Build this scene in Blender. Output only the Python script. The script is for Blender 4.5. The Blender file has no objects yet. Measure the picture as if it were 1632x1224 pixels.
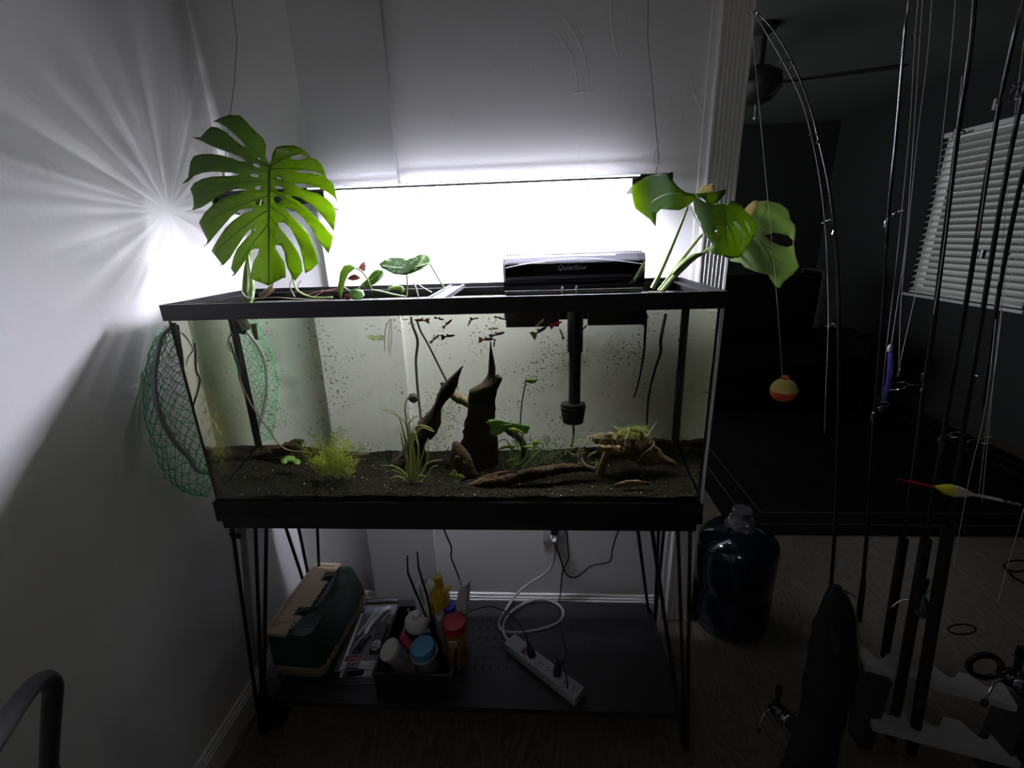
import bpy, bmesh, math, random
from mathutils import Vector, Matrix, noise
random.seed(7)
S = 0.0254                      # everything below is measured in inches from the tank's front left bottom corner
ZF = -30.0                      # the floor, 30 inches below the underside of the tank
sc = bpy.context.scene
col = sc.collection

# ------------------------------------------------------------------ camera
CAM = Vector((33.1936, -38.0937, 25.8510))
F_PX = 723.984
_a, _b, _c = 0.0658, -0.3142, 0.0333
ROT = Matrix.Rotation(_a, 3, 'Z') @ Matrix.Rotation(_b, 3, 'X') @ Matrix.Rotation(_c, 3, 'Y')
def W3(p): return Vector((p[0]*S, p[1]*S, (p[2]-ZF)*S))
cam_d = bpy.data.cameras.new('camera'); cam = bpy.data.objects.new('camera', cam_d); col.objects.link(cam)
cam_d.sensor_fit = 'HORIZONTAL'; cam_d.sensor_width = 36.0; cam_d.lens = 36.0*F_PX/1632.0
cam_d.clip_start = 0.02; cam_d.clip_end = 60
_m = Matrix((ROT.col[0], ROT.col[2], -ROT.col[1])).transposed()
cam.matrix_world = Matrix.Translation(W3(CAM)) @ _m.to_4x4()
sc.camera = cam

# ------------------------------------------------------------------ world, exposure, big lights
world = bpy.data.worlds.new('night_room'); sc.world = world; world.use_nodes = True
wb = world.node_tree.nodes['Background']; wb.inputs[0].default_value = (0.62, 0.64, 0.66, 1); wb.inputs[1].default_value = 0.95
LED_POWER = 66.0                # emission of the LED strip
UPLIGHT_K = 0.5; SPILL = 0.07     # share of that for the added uplight strips; watts of the added ray spot
vs = sc.view_settings; vs.view_transform = 'Standard'; vs.look = 'None'; vs.exposure = 0.95; vs.gamma = 1.0; vs.use_curve_mapping = False
sc.cycles.use_denoising = True
sc.cycles.max_bounces = 12; sc.cycles.diffuse_bounces = 4; sc.cycles.glossy_bounces = 4
sc.cycles.transmission_bounces = 10; sc.cycles.transparent_max_bounces = 24
sc.cycles.sample_clamp_indirect = 4.0; sc.cycles.caustics_refractive = True; sc.cycles.caustics_reflective = False; sc.cycles.blur_glossy = 1.0
def lamp(name, kind, loc, energy, color=(1,1,1), **kw):
    d = bpy.data.lights.new(name, kind); d.energy = energy; d.color = color
    for k, v in kw.items(): setattr(d, k, v)
    o = bpy.data.objects.new(name, d); col.objects.link(o); o.location = W3(loc); return o

lamp('room_ceiling_lamp', 'POINT', (30, -85, 56), 3.4, (1.0,.93,.84), shadow_soft_size=.12)   # added warm fill behind the viewer, lifting the shelf items and lower wall
# ------------------------------------------------------------------ placing: a point of the picture at a chosen real distance
def _ray(u, v): return ROT @ Vector(((u-816)/F_PX, 1, -(v-612)/F_PX))
def py(u, v, y):
    d = _ray(u, v); return CAM + d*((y-CAM.y)/d.y)
def pz(u, v, z):
    d = _ray(u, v); return CAM + d*((z-CAM.z)/d.z)
def pxx(u, v, x):
    d = _ray(u, v); return CAM + d*((x-CAM.x)/d.x)
def pw(u, v, y, n=1.333):       # the same for things under water, bent at the front pane
    d = _ray(u, v); h = CAM + d*((0.4-CAM.y)/d.y); d = d.normalized()
    sx, sz = d.x/n, d.z/n; dy = math.sqrt(max(0, 1-sx*sx-sz*sz))
    return h + Vector((sx, dy, sz))*((y-0.4)/dy)

# ------------------------------------------------------------------ materials
MATS = {}
def mat(name, base=(.8,.8,.8), rough=.5, metal=0.0, spec=.5, noise_amt=0.0, noise_scale=20, bump=0.0, bump_scale=60, col2=None, trans=0.0,
        coat=0.0, emit=None, emit_s=0.0, sss=0.0, alpha=1.0):
    if name in MATS: return MATS[name]
    m = bpy.data.materials.new(name); m.use_nodes = True; nt = m.node_tree; b = nt.nodes['Principled BSDF']
    b.inputs['Base Color'].default_value = (*base, 1); b.inputs['Roughness'].default_value = rough; b.inputs['Metallic'].default_value = metal
    b.inputs['Specular IOR Level'].default_value = spec; b.inputs['Coat Weight'].default_value = coat; b.inputs['Alpha'].default_value = alpha
    if trans: b.inputs['Transmission Weight'].default_value = trans
    if emit: b.inputs['Emission Color'].default_value = (*emit, 1); b.inputs['Emission Strength'].default_value = emit_s
    tc = nt.nodes.new('ShaderNodeTexCoord')
    if col2 or noise_amt:
        n = nt.nodes.new('ShaderNodeTexNoise'); n.inputs['Scale'].default_value = noise_scale; n.inputs['Detail'].default_value = 5
        nt.links.new(tc.outputs['Object'], n.inputs['Vector'])
        r = nt.nodes.new('ShaderNodeValToRGB'); r.color_ramp.elements[0].position = .35; r.color_ramp.elements[1].position = .65
        c2 = col2 or tuple(max(0, c*(1-noise_amt)) for c in base)
        r.color_ramp.elements[0].color = (*base, 1); r.color_ramp.elements[1].color = (*c2, 1)
        nt.links.new(n.outputs['Fac'], r.inputs['Fac']); nt.links.new(r.outputs['Color'], b.inputs['Base Color'])
    if bump:
        n2 = nt.nodes.new('ShaderNodeTexNoise'); n2.inputs['Scale'].default_value = bump_scale; n2.inputs['Detail'].default_value = 6
        nt.links.new(tc.outputs['Object'], n2.inputs['Vector'])
        bp = nt.nodes.new('ShaderNodeBump'); bp.inputs['Strength'].default_value = bump; bp.inputs['Distance'].default_value = 0.01
        nt.links.new(n2.outputs['Fac'], bp.inputs['Height']); nt.links.new(bp.outputs['Normal'], b.inputs['Normal'])
    MATS[name] = m; return m

# ------------------------------------------------------------------ mesh building
WLOC = {}
class MB:
    def __init__(s): s.v = []; s.f = []; s.mi = []; s.cur = 0
    def add(s, vs, fs):
        n = len(s.v); s.v += [Vector(p) for p in vs]; s.f += [tuple(i+n for i in f) for f in fs]; s.mi += [s.cur]*len(fs); return s
    def box(s, x0, x1, y0, y1, z0, z1, bev=0.0, M=None):
        if bev:
            bm = bmesh.new(); bmesh.ops.create_cube(bm, size=1)
            for v in bm.verts: v.co = Vector(((x0+x1)/2+v.co.x*(x1-x0), (y0+y1)/2+v.co.y*(y1-y0), (z0+z1)/2+v.co.z*(z1-z0)))
            bmesh.ops.bevel(bm, geom=bm.edges[:], offset=bev, segments=2, affect='EDGES', profile=.6)
            bm.verts.index_update(); vs = [v.co.copy() for v in bm.verts]; fs = [[v.index for v in f.verts] for f in bm.faces]; bm.free()
        else:
            vs = [Vector((x, y, z)) for z in (z0, z1) for y in (y0, y1) for x in (x0, x1)]
            fs = [(0,2,3,1), (4,5,7,6), (0,1,5,4), (2,6,7,3), (0,4,6,2), (1,3,7,5)]
        if M is not None: vs = [M @ v for v in vs]
        return s.add(vs, fs)
    def tube(s, pts, r, n=8, caps=True, flat=None):
        pts = [Vector(p) for p in pts]; k = len(pts)
        rr = r if isinstance(r, (list, tuple)) else [r]*k
        vs, fs = [], []; up = None
        for i, p in enumerate(pts):
            t = (pts[min(i+1, k-1)] - pts[max(i-1, 0)])
            if t.length < 1e-9: t = Vector((0, 0, 1))
            t.normalize()
            if up is None:
                up = Vector((0, 0, 1)) if abs(t.z) < .9 else Vector((1, 0, 0))
            a = t.cross(up)
            if a.length < 1e-6: a = t.orthogonal()
            a.normalize(); b = a.cross(t).normalized(); up = b
            for j in range(n):
                th = 2*math.pi*j/n; q = a*math.cos(th) + b*math.sin(th)*(flat or 1)
                vs.append(p + q*rr[i])
        for i in range(k-1):
            for j in range(n): fs.append((i*n+j, i*n+(j+1) % n, (i+1)*n+(j+1) % n, (i+1)*n+j))
        if caps: fs.append(tuple(range(n-1, -1, -1))); fs.append(tuple((k-1)*n+j for j in range(n)))
        return s.add(vs, fs)
    def lathe(s, prof, M=None, n=24, cap=True):   # prof: (radius, z) from bottom to top
        vs, fs = [], []
        for r, z in prof:
            for j in range(n): th = 2*math.pi*j/n; vs.append(Vector((r*math.cos(th), r*math.sin(th), z)))
        for i in range(len(prof)-1):
            for j in range(n): fs.append((i*n+j, i*n+(j+1) % n, (i+1)*n+(j+1) % n, (i+1)*n+j))
        if cap: fs.append(tuple(range(n-1, -1, -1))); fs.append(tuple((len(prof)-1)*n+j for j in range(n)))
        if M is not None: vs = [M @ v for v in vs]
        return s.add(vs, fs)
    def prism(s, poly, z0, z1, M=None):           # poly: list of (x, y), extruded in z
        n = len(poly); vs = [Vector((x, y, z0)) for x, y in poly] + [Vector((x, y, z1)) for x, y in poly]
        fs = [tuple(range(n-1, -1, -1)), tuple(range(n, 2*n))] + [(i, (i+1) % n, n+(i+1) % n, n+i) for i in range(n)]
        if M is not None: vs = [M @ v for v in vs]
        return s.add(vs, fs)
    def ring(s, x0, x1, y0, y1, w, z0, z1):
        o = [(x0,y0),(x1,y0),(x1,y1),(x0,y1)]; i = [(x0+w,y0+w),(x1-w,y0+w),(x1-w,y1-w),(x0+w,y1-w)]
        vs = [Vector((*p, z)) for z in (z0, z1) for p in o+i]; fs = []
        for k in range(4):
            l = (k+1) % 4
            fs += [(k, l, 8+l, 8+k), (4+l, 4+k, 12+k, 12+l), (8+k, 8+l, 12+l, 12+k), (l, k, 4+k, 4+l)]
        return s.add(vs, fs)
    def ico(s, c, r, sub=1, M=None, sq=(1,1,1)):
        bm = bmesh.new(); bmesh.ops.create_icosphere(bm, subdivisions=sub, radius=1); bm.verts.index_update()
        vs = [Vector((v.co.x*r*sq[0], v.co.y*r*sq[1], v.co.z*r*sq[2])) for v in bm.verts]; fs = [[v.index for v in f.verts] for f in bm.faces]; bm.free()
        if M is not None: vs = [M @ v for v in vs]
        c = Vector(c); return s.add([v+c for v in vs], fs)
    def grid(s, fn, nu, nv, closed_u=False):
        vs = [Vector(fn(i/(nu if closed_u else nu-1), j/(nv-1))) for j in range(nv) for i in range(nu)]; fs = []
        for j in range(nv-1):
            for i in range(nu if closed_u else nu-1): k = (i+1) % nu; fs.append((j*nu+i, j*nu+k, (j+1)*nu+k, (j+1)*nu+i))
        return s.add(vs, fs)
    def build(s, name, m, parent=None, smooth=True, angle=40, base=None):
        """link as one mesh object; origin at its own base (top level) or centre (part)"""
        xs = [v.x for v in s.v]; ys = [v.y for v in s.v]; zs = [v.z for v in s.v]
        c = Vector(((min(xs)+max(xs))/2, (min(ys)+max(ys))/2, min(zs) if parent is None else (min(zs)+max(zs))/2))
        if base is not None: c = Vector(base)
        me = bpy.data.meshes.new(name); me.from_pydata([(v-c)*S for v in s.v], [], s.f)
        ml = m if isinstance(m, (list, tuple)) else [m]
        for q in ml: me.materials.append(q)
        if len(ml) > 1: me.polygons.foreach_set('material_index', s.mi)
        if smooth:
            me.polygons.foreach_set('use_smooth', [True]*len(me.polygons))
            try: me.set_sharp_from_angle(angle=math.radians(angle))
            except Exception: pass
        me.validate(); me.update()
        o = bpy.data.objects.new(name, me); col.objects.link(o)
        w = W3(c)
        if parent is not None: o.parent = parent; o.location = w - WLOC[parent.name]
        else: o.location = w
        WLOC[o.name] = w; return o
def tag(o, label=None, cat=None, group=None, kind=None):
    if label: o['label'] = label
    if cat: o['category'] = cat
    if group: o['group'] = group
    if kind: o['kind'] = kind
    return o
def thing(name, loc, label, cat, group=None):
    o = bpy.data.objects.new(name, None); col.objects.link(o); o.location = W3(loc); o.empty_display_size = .05
    WLOC[o.name] = W3(loc); return tag(o, label, cat, group)
def struct(o): o['kind'] = 'structure'; return o
def spline(pts, k=6):           # Catmull-Rom through the points
    pts = [Vector(p) for p in pts]; out = []
    for i in range(len(pts)-1):
        p0, p1, p2, p3 = pts[max(i-1,0)], pts[i], pts[i+1], pts[min(i+2, len(pts)-1)]
        for j in range(k):
            t = j/k; out.append(.5*((2*p1)+(p2-p0)*t+(2*p0-5*p1+4*p2-p3)*t*t+(3*p1-p0-3*p2+p3)*t**3))
    out.append(pts[-1]); return out
def lerp(a, b, t): return a+(b-a)*t
def interp(tab, t):
    for (a, va), (b, vb) in zip(tab, tab[1:]):
        if t <= b: return va+(vb-va)*max(0, (t-a))/(b-a)
    return tab[-1][1]
# ------------------------------------------------------------------ the room
def wall_mat(name, base, bump=.2, stroke=True):
    m = mat(name, base, .75, spec=.25); nt = m.node_tree; b = nt.nodes['Principled BSDF']; tc = nt.nodes.new('ShaderNodeTexCoord')
    n1 = nt.nodes.new('ShaderNodeTexNoise'); n1.inputs['Scale'].default_value = 9; n1.inputs['Detail'].default_value = 8; n1.inputs['Distortion'].default_value = 1.2
    n2 = nt.nodes.new('ShaderNodeTexNoise'); n2.inputs['Scale'].default_value = 120; n2.inputs['Detail'].default_value = 3
    r = nt.nodes.new('ShaderNodeValToRGB'); r.color_ramp.elements[0].position = .56; r.color_ramp.elements[1].position = .7
    nt.links.new(tc.outputs['Object'], n1.inputs['Vector']); nt.links.new(tc.outputs['Object'], n2.inputs['Vector'])
    nt.links.new(n1.outputs['Fac'], r.inputs['Fac'])
    mx = nt.nodes.new('ShaderNodeMath'); mx.operation = 'MULTIPLY_ADD'; mx.inputs[1].default_value = .6
    nt.links.new(n2.outputs['Fac'], mx.inputs[0]); nt.links.new(r.outputs['Color'], mx.inputs[2])
    bp = nt.nodes.new('ShaderNodeBump'); bp.inputs['Strength'].default_value = bump; bp.inputs['Distance'].default_value = .0022
    nt.links.new(mx.outputs[0], bp.inputs['Height']); nt.links.new(bp.outputs['Normal'], b.inputs['Normal']); return m
M_WALL = wall_mat('white_textured_paint', (.82,.82,.83)); M_PANEL = mat('smooth_grey_white_paint', (.70,.70,.72), .6, spec=.25, bump=.1, bump_scale=200)
M_TRIM = mat('white_gloss_trim', (.78,.78,.78), .35); M_BLACKROOM = mat('dark_room_paint', (.25,.25,.26), .8, spec=.2, bump=.2, bump_scale=90)
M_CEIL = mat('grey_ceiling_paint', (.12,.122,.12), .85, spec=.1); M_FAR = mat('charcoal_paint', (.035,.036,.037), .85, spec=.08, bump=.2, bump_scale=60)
XL, YB, XR, YFAR, YNEAR, ZC = -3.6, 18.0, 155.0, 175.0, -110.0, 66.0
m = MB(); m.box(XL-4, XL, YNEAR, YB+4, ZF, ZC); struct(m.build('wall_left', M_WALL))
m = MB(); m.box(XL, 54.2, YB, YB+4.5, ZF, ZC); struct(m.build('wall_back', M_WALL))
wb_ = bpy.data.objects['wall_back']
for pts in ([(965,55),(1010,130),(1045,220),(1055,320)], [(940,110),(990,190),(1012,270),(1015,325)], [(1135,-10),(1135,90),(1158,205)], [(1410,280),(1425,330),(1455,400)], [(995,327),(1030,325),(1072,321)], [(1192,-10),(1187,50),(1180,115)], [(470,375),(485,395),(462,435)], [(565,390),(580,420),(592,455)], [(1030,500),(1022,540),(1018,578)]):
    q = spline([py(460+u/2.205, v/2.205, YB) for u, v in pts], 5); m = MB(); m.tube(q, [.02]+[.05]*(len(q)-2)+[.02], 6); m.build('plaster_ridge', M_WALL, wb_)
m = MB(); m.box(7.6, 17.4, 16.9, YB, ZF, ZC); pil = struct(m.build('wall_panel', M_PANEL))
# fluted casing at the end of the back wall
root = bpy.data.objects.new('trim_1', None); col.objects.link(root); root.location = W3((52.8, 17, ZF)); WLOC['trim_1'] = root.location.copy(); root['kind'] = 'structure'
x0, x1, yf = 51.5, 54.9, 17.0
pro = [(x0, YB), (x0, yf+.15), (x0+.12, yf), (x0+.35, yf)]
nf = 6; fw = (x1-x0-.7)/nf
for i in range(nf):
    a = x0+.35+i*fw
    for k in range(1, 6): t = k/6; pro.append((a+fw*t, yf+.42*math.sin(math.pi*t)))
    pro.append((a+fw, yf)) if i < nf-1 else None
pro += [(x1-.35, yf), (x1-.12, yf), (x1, yf+.15), (x1, YB)]
m = MB(); m.prism(pro, ZF, ZC); m.build('fluted_casing', M_TRIM, root, angle=25)
m = MB(); m.box(50.9, x0, 17.75, YB, ZF, ZC, .05); m.build('wall_edge_bead', M_TRIM, root)
m = MB(); m.box(54.2, 54.9, YB, YB+4.5, ZF, ZC); m.build('jamb', M_TRIM, root)
def baseboard(name, pts, m_, h=4.0):   # profile run along a straight wall; pts: two (x,y) on the wall, the room at its right hand
    (xa, ya), (xb, yb) = pts; d = Vector((xb-xa, yb-ya, 0)).normalized(); nrm = Vector((d.y, -d.x, 0))
    prof = [(0,0), (.55,0), (.55,h-.95), (.42,h-.85), (.42,h-.55), (.28,h-.45), (.28,h-.15), (.16,h), (0,h)]
    mb = MB(); vs = [Vector((p[0], p[1], ZF)) + nrm*a + Vector((0,0,b)) for p in ((xa,ya), (xb,yb)) for a, b in prof]
    n = len(prof); fs = [(i, (i+1) % n, n+(i+1) % n, n+i) for i in range(n)] + [tuple(range(n-1,-1,-1)), tuple(range(n, 2*n))]
    mb.add(vs, fs); return struct(mb.build(name, m_, angle=20))
baseboard('baseboard_left', ((XL, YNEAR), (XL, YB)), M_TRIM)
baseboard('baseboard_back', ((XL+.55, YB), (7.6, YB)), M_TRIM)
baseboard('baseboard_back_right', ((17.4, YB), (50.9, YB)), M_TRIM)
# wood plank floor
mf = mat('grey_oak_plank', (.16,.13,.105), .42, spec=.4); nt = mf.node_tree; b = nt.nodes['Principled BSDF']; tc = nt.nodes.new('ShaderNodeTexCoord')
mp = nt.nodes.new('ShaderNodeMapping'); mp.inputs['Scale'].default_value = (7, 1.3, 7)
nz = nt.nodes.new('ShaderNodeTexNoise'); nz.inputs['Scale'].default_value = 1.6; nz.inputs['Detail'].default_value = 2; nz.inputs['Distortion'].default_value = .6
mu = nt.nodes.new('ShaderNodeMath'); mu.operation = 'MULTIPLY'; mu.inputs[1].default_value = 16
fr = nt.nodes.new('ShaderNodeMath'); fr.operation = 'FRACT'
rp = nt.nodes.new('ShaderNodeValToRGB'); rp.color_ramp.elements[0].color = (.14,.118,.097,1); rp.color_ramp.elements[1].color = (.075,.062,.05,1)
nt.links.new(tc.outputs['Object'], mp.inputs['Vector']); nt.links.new(mp.outputs[0], nz.inputs['Vector']); nt.links.new(nz.outputs['Fac'], mu.inputs[0])
nt.links.new(mu.outputs[0], fr.inputs[0]); nt.links.new(fr.outputs[0], rp.inputs['Fac']); nt.links.new(rp.outputs['Color'], b.inputs['Base Color'])
m = MB(); m.box(XL-4, XR+4, YNEAR, YFAR+4, ZF-1, ZF); struct(m.build('floor', mf))
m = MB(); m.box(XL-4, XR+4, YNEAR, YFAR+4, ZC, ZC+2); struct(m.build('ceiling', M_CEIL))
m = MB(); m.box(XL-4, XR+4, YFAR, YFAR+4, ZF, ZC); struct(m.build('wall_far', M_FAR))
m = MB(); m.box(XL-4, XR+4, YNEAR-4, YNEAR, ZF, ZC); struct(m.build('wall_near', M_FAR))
# right wall with a window hole
wy0, wy1, wz0, wz1 = 84.0, 121.5, 4.0, 51.0
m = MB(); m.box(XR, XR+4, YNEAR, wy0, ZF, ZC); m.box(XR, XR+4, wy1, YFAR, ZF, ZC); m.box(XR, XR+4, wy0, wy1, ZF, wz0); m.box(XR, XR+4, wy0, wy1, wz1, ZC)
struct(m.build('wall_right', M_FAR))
# ------------------------------------------------------------------ aquarium
TW, TD, TH = 48.4, 12.9, 21.1
def glass_mat(name, tint, gl=.06):
    m = bpy.data.materials.new(name); m.use_nodes = True; nt = m.node_tree; nt.nodes.remove(nt.nodes['Principled BSDF']); out = nt.nodes['Material Output']
    t = nt.nodes.new('ShaderNodeBsdfTransparent'); t.inputs[0].default_value = (*tint, 1)
    g = nt.nodes.new('ShaderNodeBsdfGlossy'); g.inputs['Roughness'].default_value = .02
    fr = nt.nodes.new('ShaderNodeFresnel'); fr.inputs[0].default_value = 1.4
    ml = nt.nodes.new('ShaderNodeMath'); ml.operation = 'MULTIPLY'; ml.inputs[1].default_value = gl
    mx = nt.nodes.new('ShaderNodeMixShader'); nt.links.new(fr.outputs[0], ml.inputs[0]); nt.links.new(ml.outputs[0], mx.inputs[0])
    nt.links.new(t.outputs[0], mx.inputs[1]); nt.links.new(g.outputs[0], mx.inputs[2]); nt.links.new(mx.outputs[0], out.inputs[0]); return m
M_GLASS = glass_mat('clear_tank_glass', (.985,.995,.985), .5)
M_RIM = mat('black_plastic_rim', (.012,.012,.013), .38, spec=.5)
M_SIL = mat('black_silicone', (.015,.016,.014), .5)
tank = thing('aquarium', (TW/2, TD/2, 0), 'long glass aquarium with black plastic rims standing on the metal legged stand', 'aquarium')
m = MB(); m.ring(0, TW, 0, TD, .22, TH-1.4, TH); m.ring(.2, TW-.2, .2, TD-.2, .75, TH-.55, TH-.42); m.ring(.42, TW-.42, .42, TD-.42, .12, TH-1.3, TH-.5)
m.build('top_rim', M_RIM, tank, angle=30)
m = MB(); m.ring(0, TW, 0, TD, .22, 0, 1.3); m.ring(.2, TW-.2, .2, TD-.2, .3, .3, 1.25); m.build('bottom_rim', M_RIM, tank, angle=30)
m = MB(); m.box(.22, TW-.22, .22, TD-.22, .32, .6); m.build('bottom_glass', M_SIL, tank)
m = MB(); m.box(23.4, 25.0, .3, TD-.3, TH-.5, TH-.25, .06); m.box(23.4, 23.6, .3, TD-.3, TH-.3, TH-.08); m.box(24.8, 25.0, .3, TD-.3, TH-.3, TH-.08)
m.build('centre_brace', mat('grey_plastic_brace', (.10,.10,.11), .25), tank)
# algae spots cling to the back pane
ma = glass_mat('tank_glass_with_algae', (.99,.99,.96), .5); nt = ma.node_tree; out = nt.nodes['Material Output']; prev = out.inputs[0].links[0].from_socket
tc = nt.nodes.new('ShaderNodeTexCoord')
def nz_(scale, lo, hi, det=3):
    n = nt.nodes.new('ShaderNodeTexNoise'); n.inputs['Scale'].default_value = scale; n.inputs['Detail'].default_value = det
    r = nt.nodes.new('ShaderNodeValToRGB'); r.color_ramp.elements[0].position = lo; r.color_ramp.elements[1].position = hi
    nt.links.new(tc.outputs['Object'], n.inputs['Vector']); nt.links.new(n.outputs['Fac'], r.inputs['Fac']); return r.outputs['Color']
a1 = nz_(7, .5, .62); a2 = nz_(125, .59, .68, 2)
mlt = nt.nodes.new('ShaderNodeMath'); mlt.operation = 'MULTIPLY'; nt.links.new(a1, mlt.inputs[0]); nt.links.new(a2, mlt.inputs[1])
a3 = nz_(5, .6, .75); ml3 = nt.nodes.new('ShaderNodeMath'); ml3.operation = 'MULTIPLY_ADD'; ml3.inputs[1].default_value = .22; nt.links.new(a3, ml3.inputs[0]); nt.links.new(mlt.outputs[0], ml3.inputs[2])
df = nt.nodes.new('ShaderNodeBsdfDiffuse'); df.inputs[0].default_value = (.30,.31,.11,1)
tl = nt.nodes.new('ShaderNodeBsdfTranslucent'); tl.inputs[0].default_value = (.34,.35,.10,1)
ad = nt.nodes.new('ShaderNodeMixShader'); nt.links.new(df.outputs[0], ad.inputs[1]); nt.links.new(tl.outputs[0], ad.inputs[2])
mx = nt.nodes.new('ShaderNodeMixShader'); nt.links.new(ml3.outputs[0], mx.inputs[0]); nt.links.new(prev, mx.inputs[1]); nt.links.new(ad.outputs[0], mx.inputs[2]); nt.links.new(mx.outputs[0], out.inputs[0])
m = MB(); m.box(.25, TW-.25, .22, .30, .3, TH-.6); m.build('front_pane', M_GLASS, tank)
m = MB(); m.box(.25, TW-.25, TD-.32, TD-.24, .3, TH-.6); m.build('back_pane', ma, tank)
for x in (.22, TW-.30): m = MB(); m.box(x, x+.08, .32, TD-.34, .3, TH-.6); m.build('side_pane', M_GLASS, tank)
for x in (.34, TW-.74):
    m = MB(); m.box(x, x+.4, TD-.62, TD-.36, .6, TH-1.4, .05); m.build('silicone_seam', M_SIL, tank)
    xf = .24 if x < 5 else TW-.52
    m = MB(); m.box(xf, xf+.2, .31, .385, .6, TH-1.4); m.build('silicone_seam', M_SIL, tank)
# front pane's edge: light carried in the glass put in as pale colour
M_EDGE = mat('pale_glass_edge', (.8,.85,.83), .3); nt = M_EDGE.node_tree; tlc = nt.nodes.new('ShaderNodeBsdfTranslucent'); tlc.inputs[0].default_value = (.85,.9,.88,1); mxe = nt.nodes.new('ShaderNodeMixShader'); mxe.inputs[0].default_value = .6
nt.links.new(nt.nodes['Principled BSDF'].outputs[0], mxe.inputs[1]); nt.links.new(tlc.outputs[0], mxe.inputs[2]); nt.links.new(mxe.outputs[0], nt.nodes['Material Output'].inputs[0])
m = MB(); m.box(TW-.22, TW-.08, .10, .45, 1.25, TH-1.35); o = m.build('pane_edge', M_EDGE, tank); o['label'] = 'pale ground edge of the front pane'
# film of algae on the inner left end
mf_ = bpy.data.materials.new('algae_film'); mf_.use_nodes = True; nt = mf_.node_tree; b = nt.nodes['Principled BSDF']; b.inputs['Base Color'].default_value = (.30,.30,.07,1); b.inputs['Roughness'].default_value = .9
tc = nt.nodes.new('ShaderNodeTexCoord'); gr = nt.nodes.new('ShaderNodeTexGradient'); gr.gradient_type = 'SPHERICAL'; mp = nt.nodes.new('ShaderNodeMapping'); mp.inputs['Scale'].default_value = (1, 11, 6.5); nt.links.new(tc.outputs['Object'], mp.inputs[0]); nt.links.new(mp.outputs[0], gr.inputs[0])
n = nt.nodes.new('ShaderNodeTexNoise'); n.inputs['Scale'].default_value = 60; n.inputs['Detail'].default_value = 5; nt.links.new(tc.outputs['Object'], n.inputs['Vector']); r = nt.nodes.new('ShaderNodeMapRange'); r.inputs[1].default_value = .4; r.inputs[2].default_value = .65; nt.links.new(n.outputs['Fac'], r.inputs[0])
ml = nt.nodes.new('ShaderNodeMath'); ml.operation = 'MULTIPLY'; nt.links.new(gr.outputs['Fac'], ml.inputs[0]); nt.links.new(r.outputs[0], ml.inputs[1]); nt.links.new(ml.outputs[0], b.inputs['Alpha'])
m = MB(); m.add([(.38,.8,3.2),(.38,6.2,3.2),(.38,6.2,15.5),(.38,.8,15.5)], [(0,1,2,3)]); o = m.build('algae_film', mf_, tank, smooth=False); o['kind'] = 'stuff'; o['label'] = 'yellow green algae film'
# water: bends what is seen through the front and the ends
mw = bpy.data.materials.new('water_side'); mw.use_nodes = True; nt = mw.node_tree; nt.nodes.remove(nt.nodes['Principled BSDF'])
g = nt.nodes.new('ShaderNodeBsdfGlass'); g.inputs['Color'].default_value = (.975,.985,.875,1); g.inputs['Roughness'].default_value = 0; g.inputs['IOR'].default_value = 1.333
nt.links.new(g.outputs[0], nt.nodes['Material Output'].inputs[0])
mt = glass_mat('water_surface', (.97,.98,.94), 1.0)
ZWATER = TH-.95
m = MB(); x0, x1, y0, y1, z0, z1 = .345, TW-.345, .40, TD-.36, .7, ZWATER
vs = [(x0,y0,z0),(x1,y0,z0),(x1,y1,z0),(x0,y1,z0),(x0,y0,z1),(x1,y0,z1),(x1,y1,z1),(x0,y1,z1)]
m.cur = 0; m.add(vs, [(0,1,5,4), (1,2,6,5), (3,0,4,7)]); m.cur = 1; m.add(vs, [(4,5,6,7), (2,3,7,6)])
o = m.build('water', [mw, mt], smooth=False); tag(o, 'clear greenish water filling the glass aquarium', 'water', kind='stuff')
# ------------------------------------------------------------------ stand
M_IRON = mat('black_painted_steel', (.012,.012,.013), .45); M_BOARD = mat('black_stained_board', (.016,.016,.018), .5, bump=.15, bump_scale=40)
stand = thing('aquarium_stand', (24.2, 6.5, ZF), 'black aquarium stand with thin hairpin legs and a perforated lower shelf', 'stand')
m = MB(); m.box(.3, TW-.3, .25, TD-.2, -1.95, -.08, .1); m.build('top_board', M_BOARD, stand)
m = MB(); m.box(-.1, TW+.1, .05, .3, -1.0, -.1, .03); m.build('edge_strip', M_IRON, stand)
def leg(cx, cy, sx, sy):        # three rods from the top plate down to one bent foot
    ft = Vector((cx-sx*1.0, cy-sy*1.8, ZF+.25))
    mb = MB(); mb.box(min(cx, cx+sx*4.4), max(cx, cx+sx*4.4), min(cy, cy+sy*4.4), max(cy, cy+sy*4.4), -2.15, -1.95)
    pl = mb.build('leg_plate', M_IRON, stand)
    for dx, dy, ox, oy in ((.3, .3, -.12*sx, 0), (4.0, .4, .22*sx, 0), (.5, 4.0, 0, .25*sy)):
        a = Vector((cx+sx*dx, cy+sy*dy, -2.0)); e = ft+Vector((ox, oy, 0))
        mb = MB(); mb.tube([a, lerp(a, e, .5), e], .2, 8); mb.build('leg_rod', M_IRON, stand)
    mb = MB(); mb.tube([ft+Vector((-.3*sx,0,0)), ft+Vector((-.1*sx,.05*sy,-.08)), ft+Vector((.2*sx,.2*sy,-.05)), ft+Vector((.1*sx,.35*sy,.05))], .2, 8); mb.build('foot', M_IRON, stand)
leg(.4, .6, 1, 1); leg(TW-.4, .6, -1, 1); leg(.4, TD-.6, 1, -1); leg(TW-.4, TD-.6, -1, -1)
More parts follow.
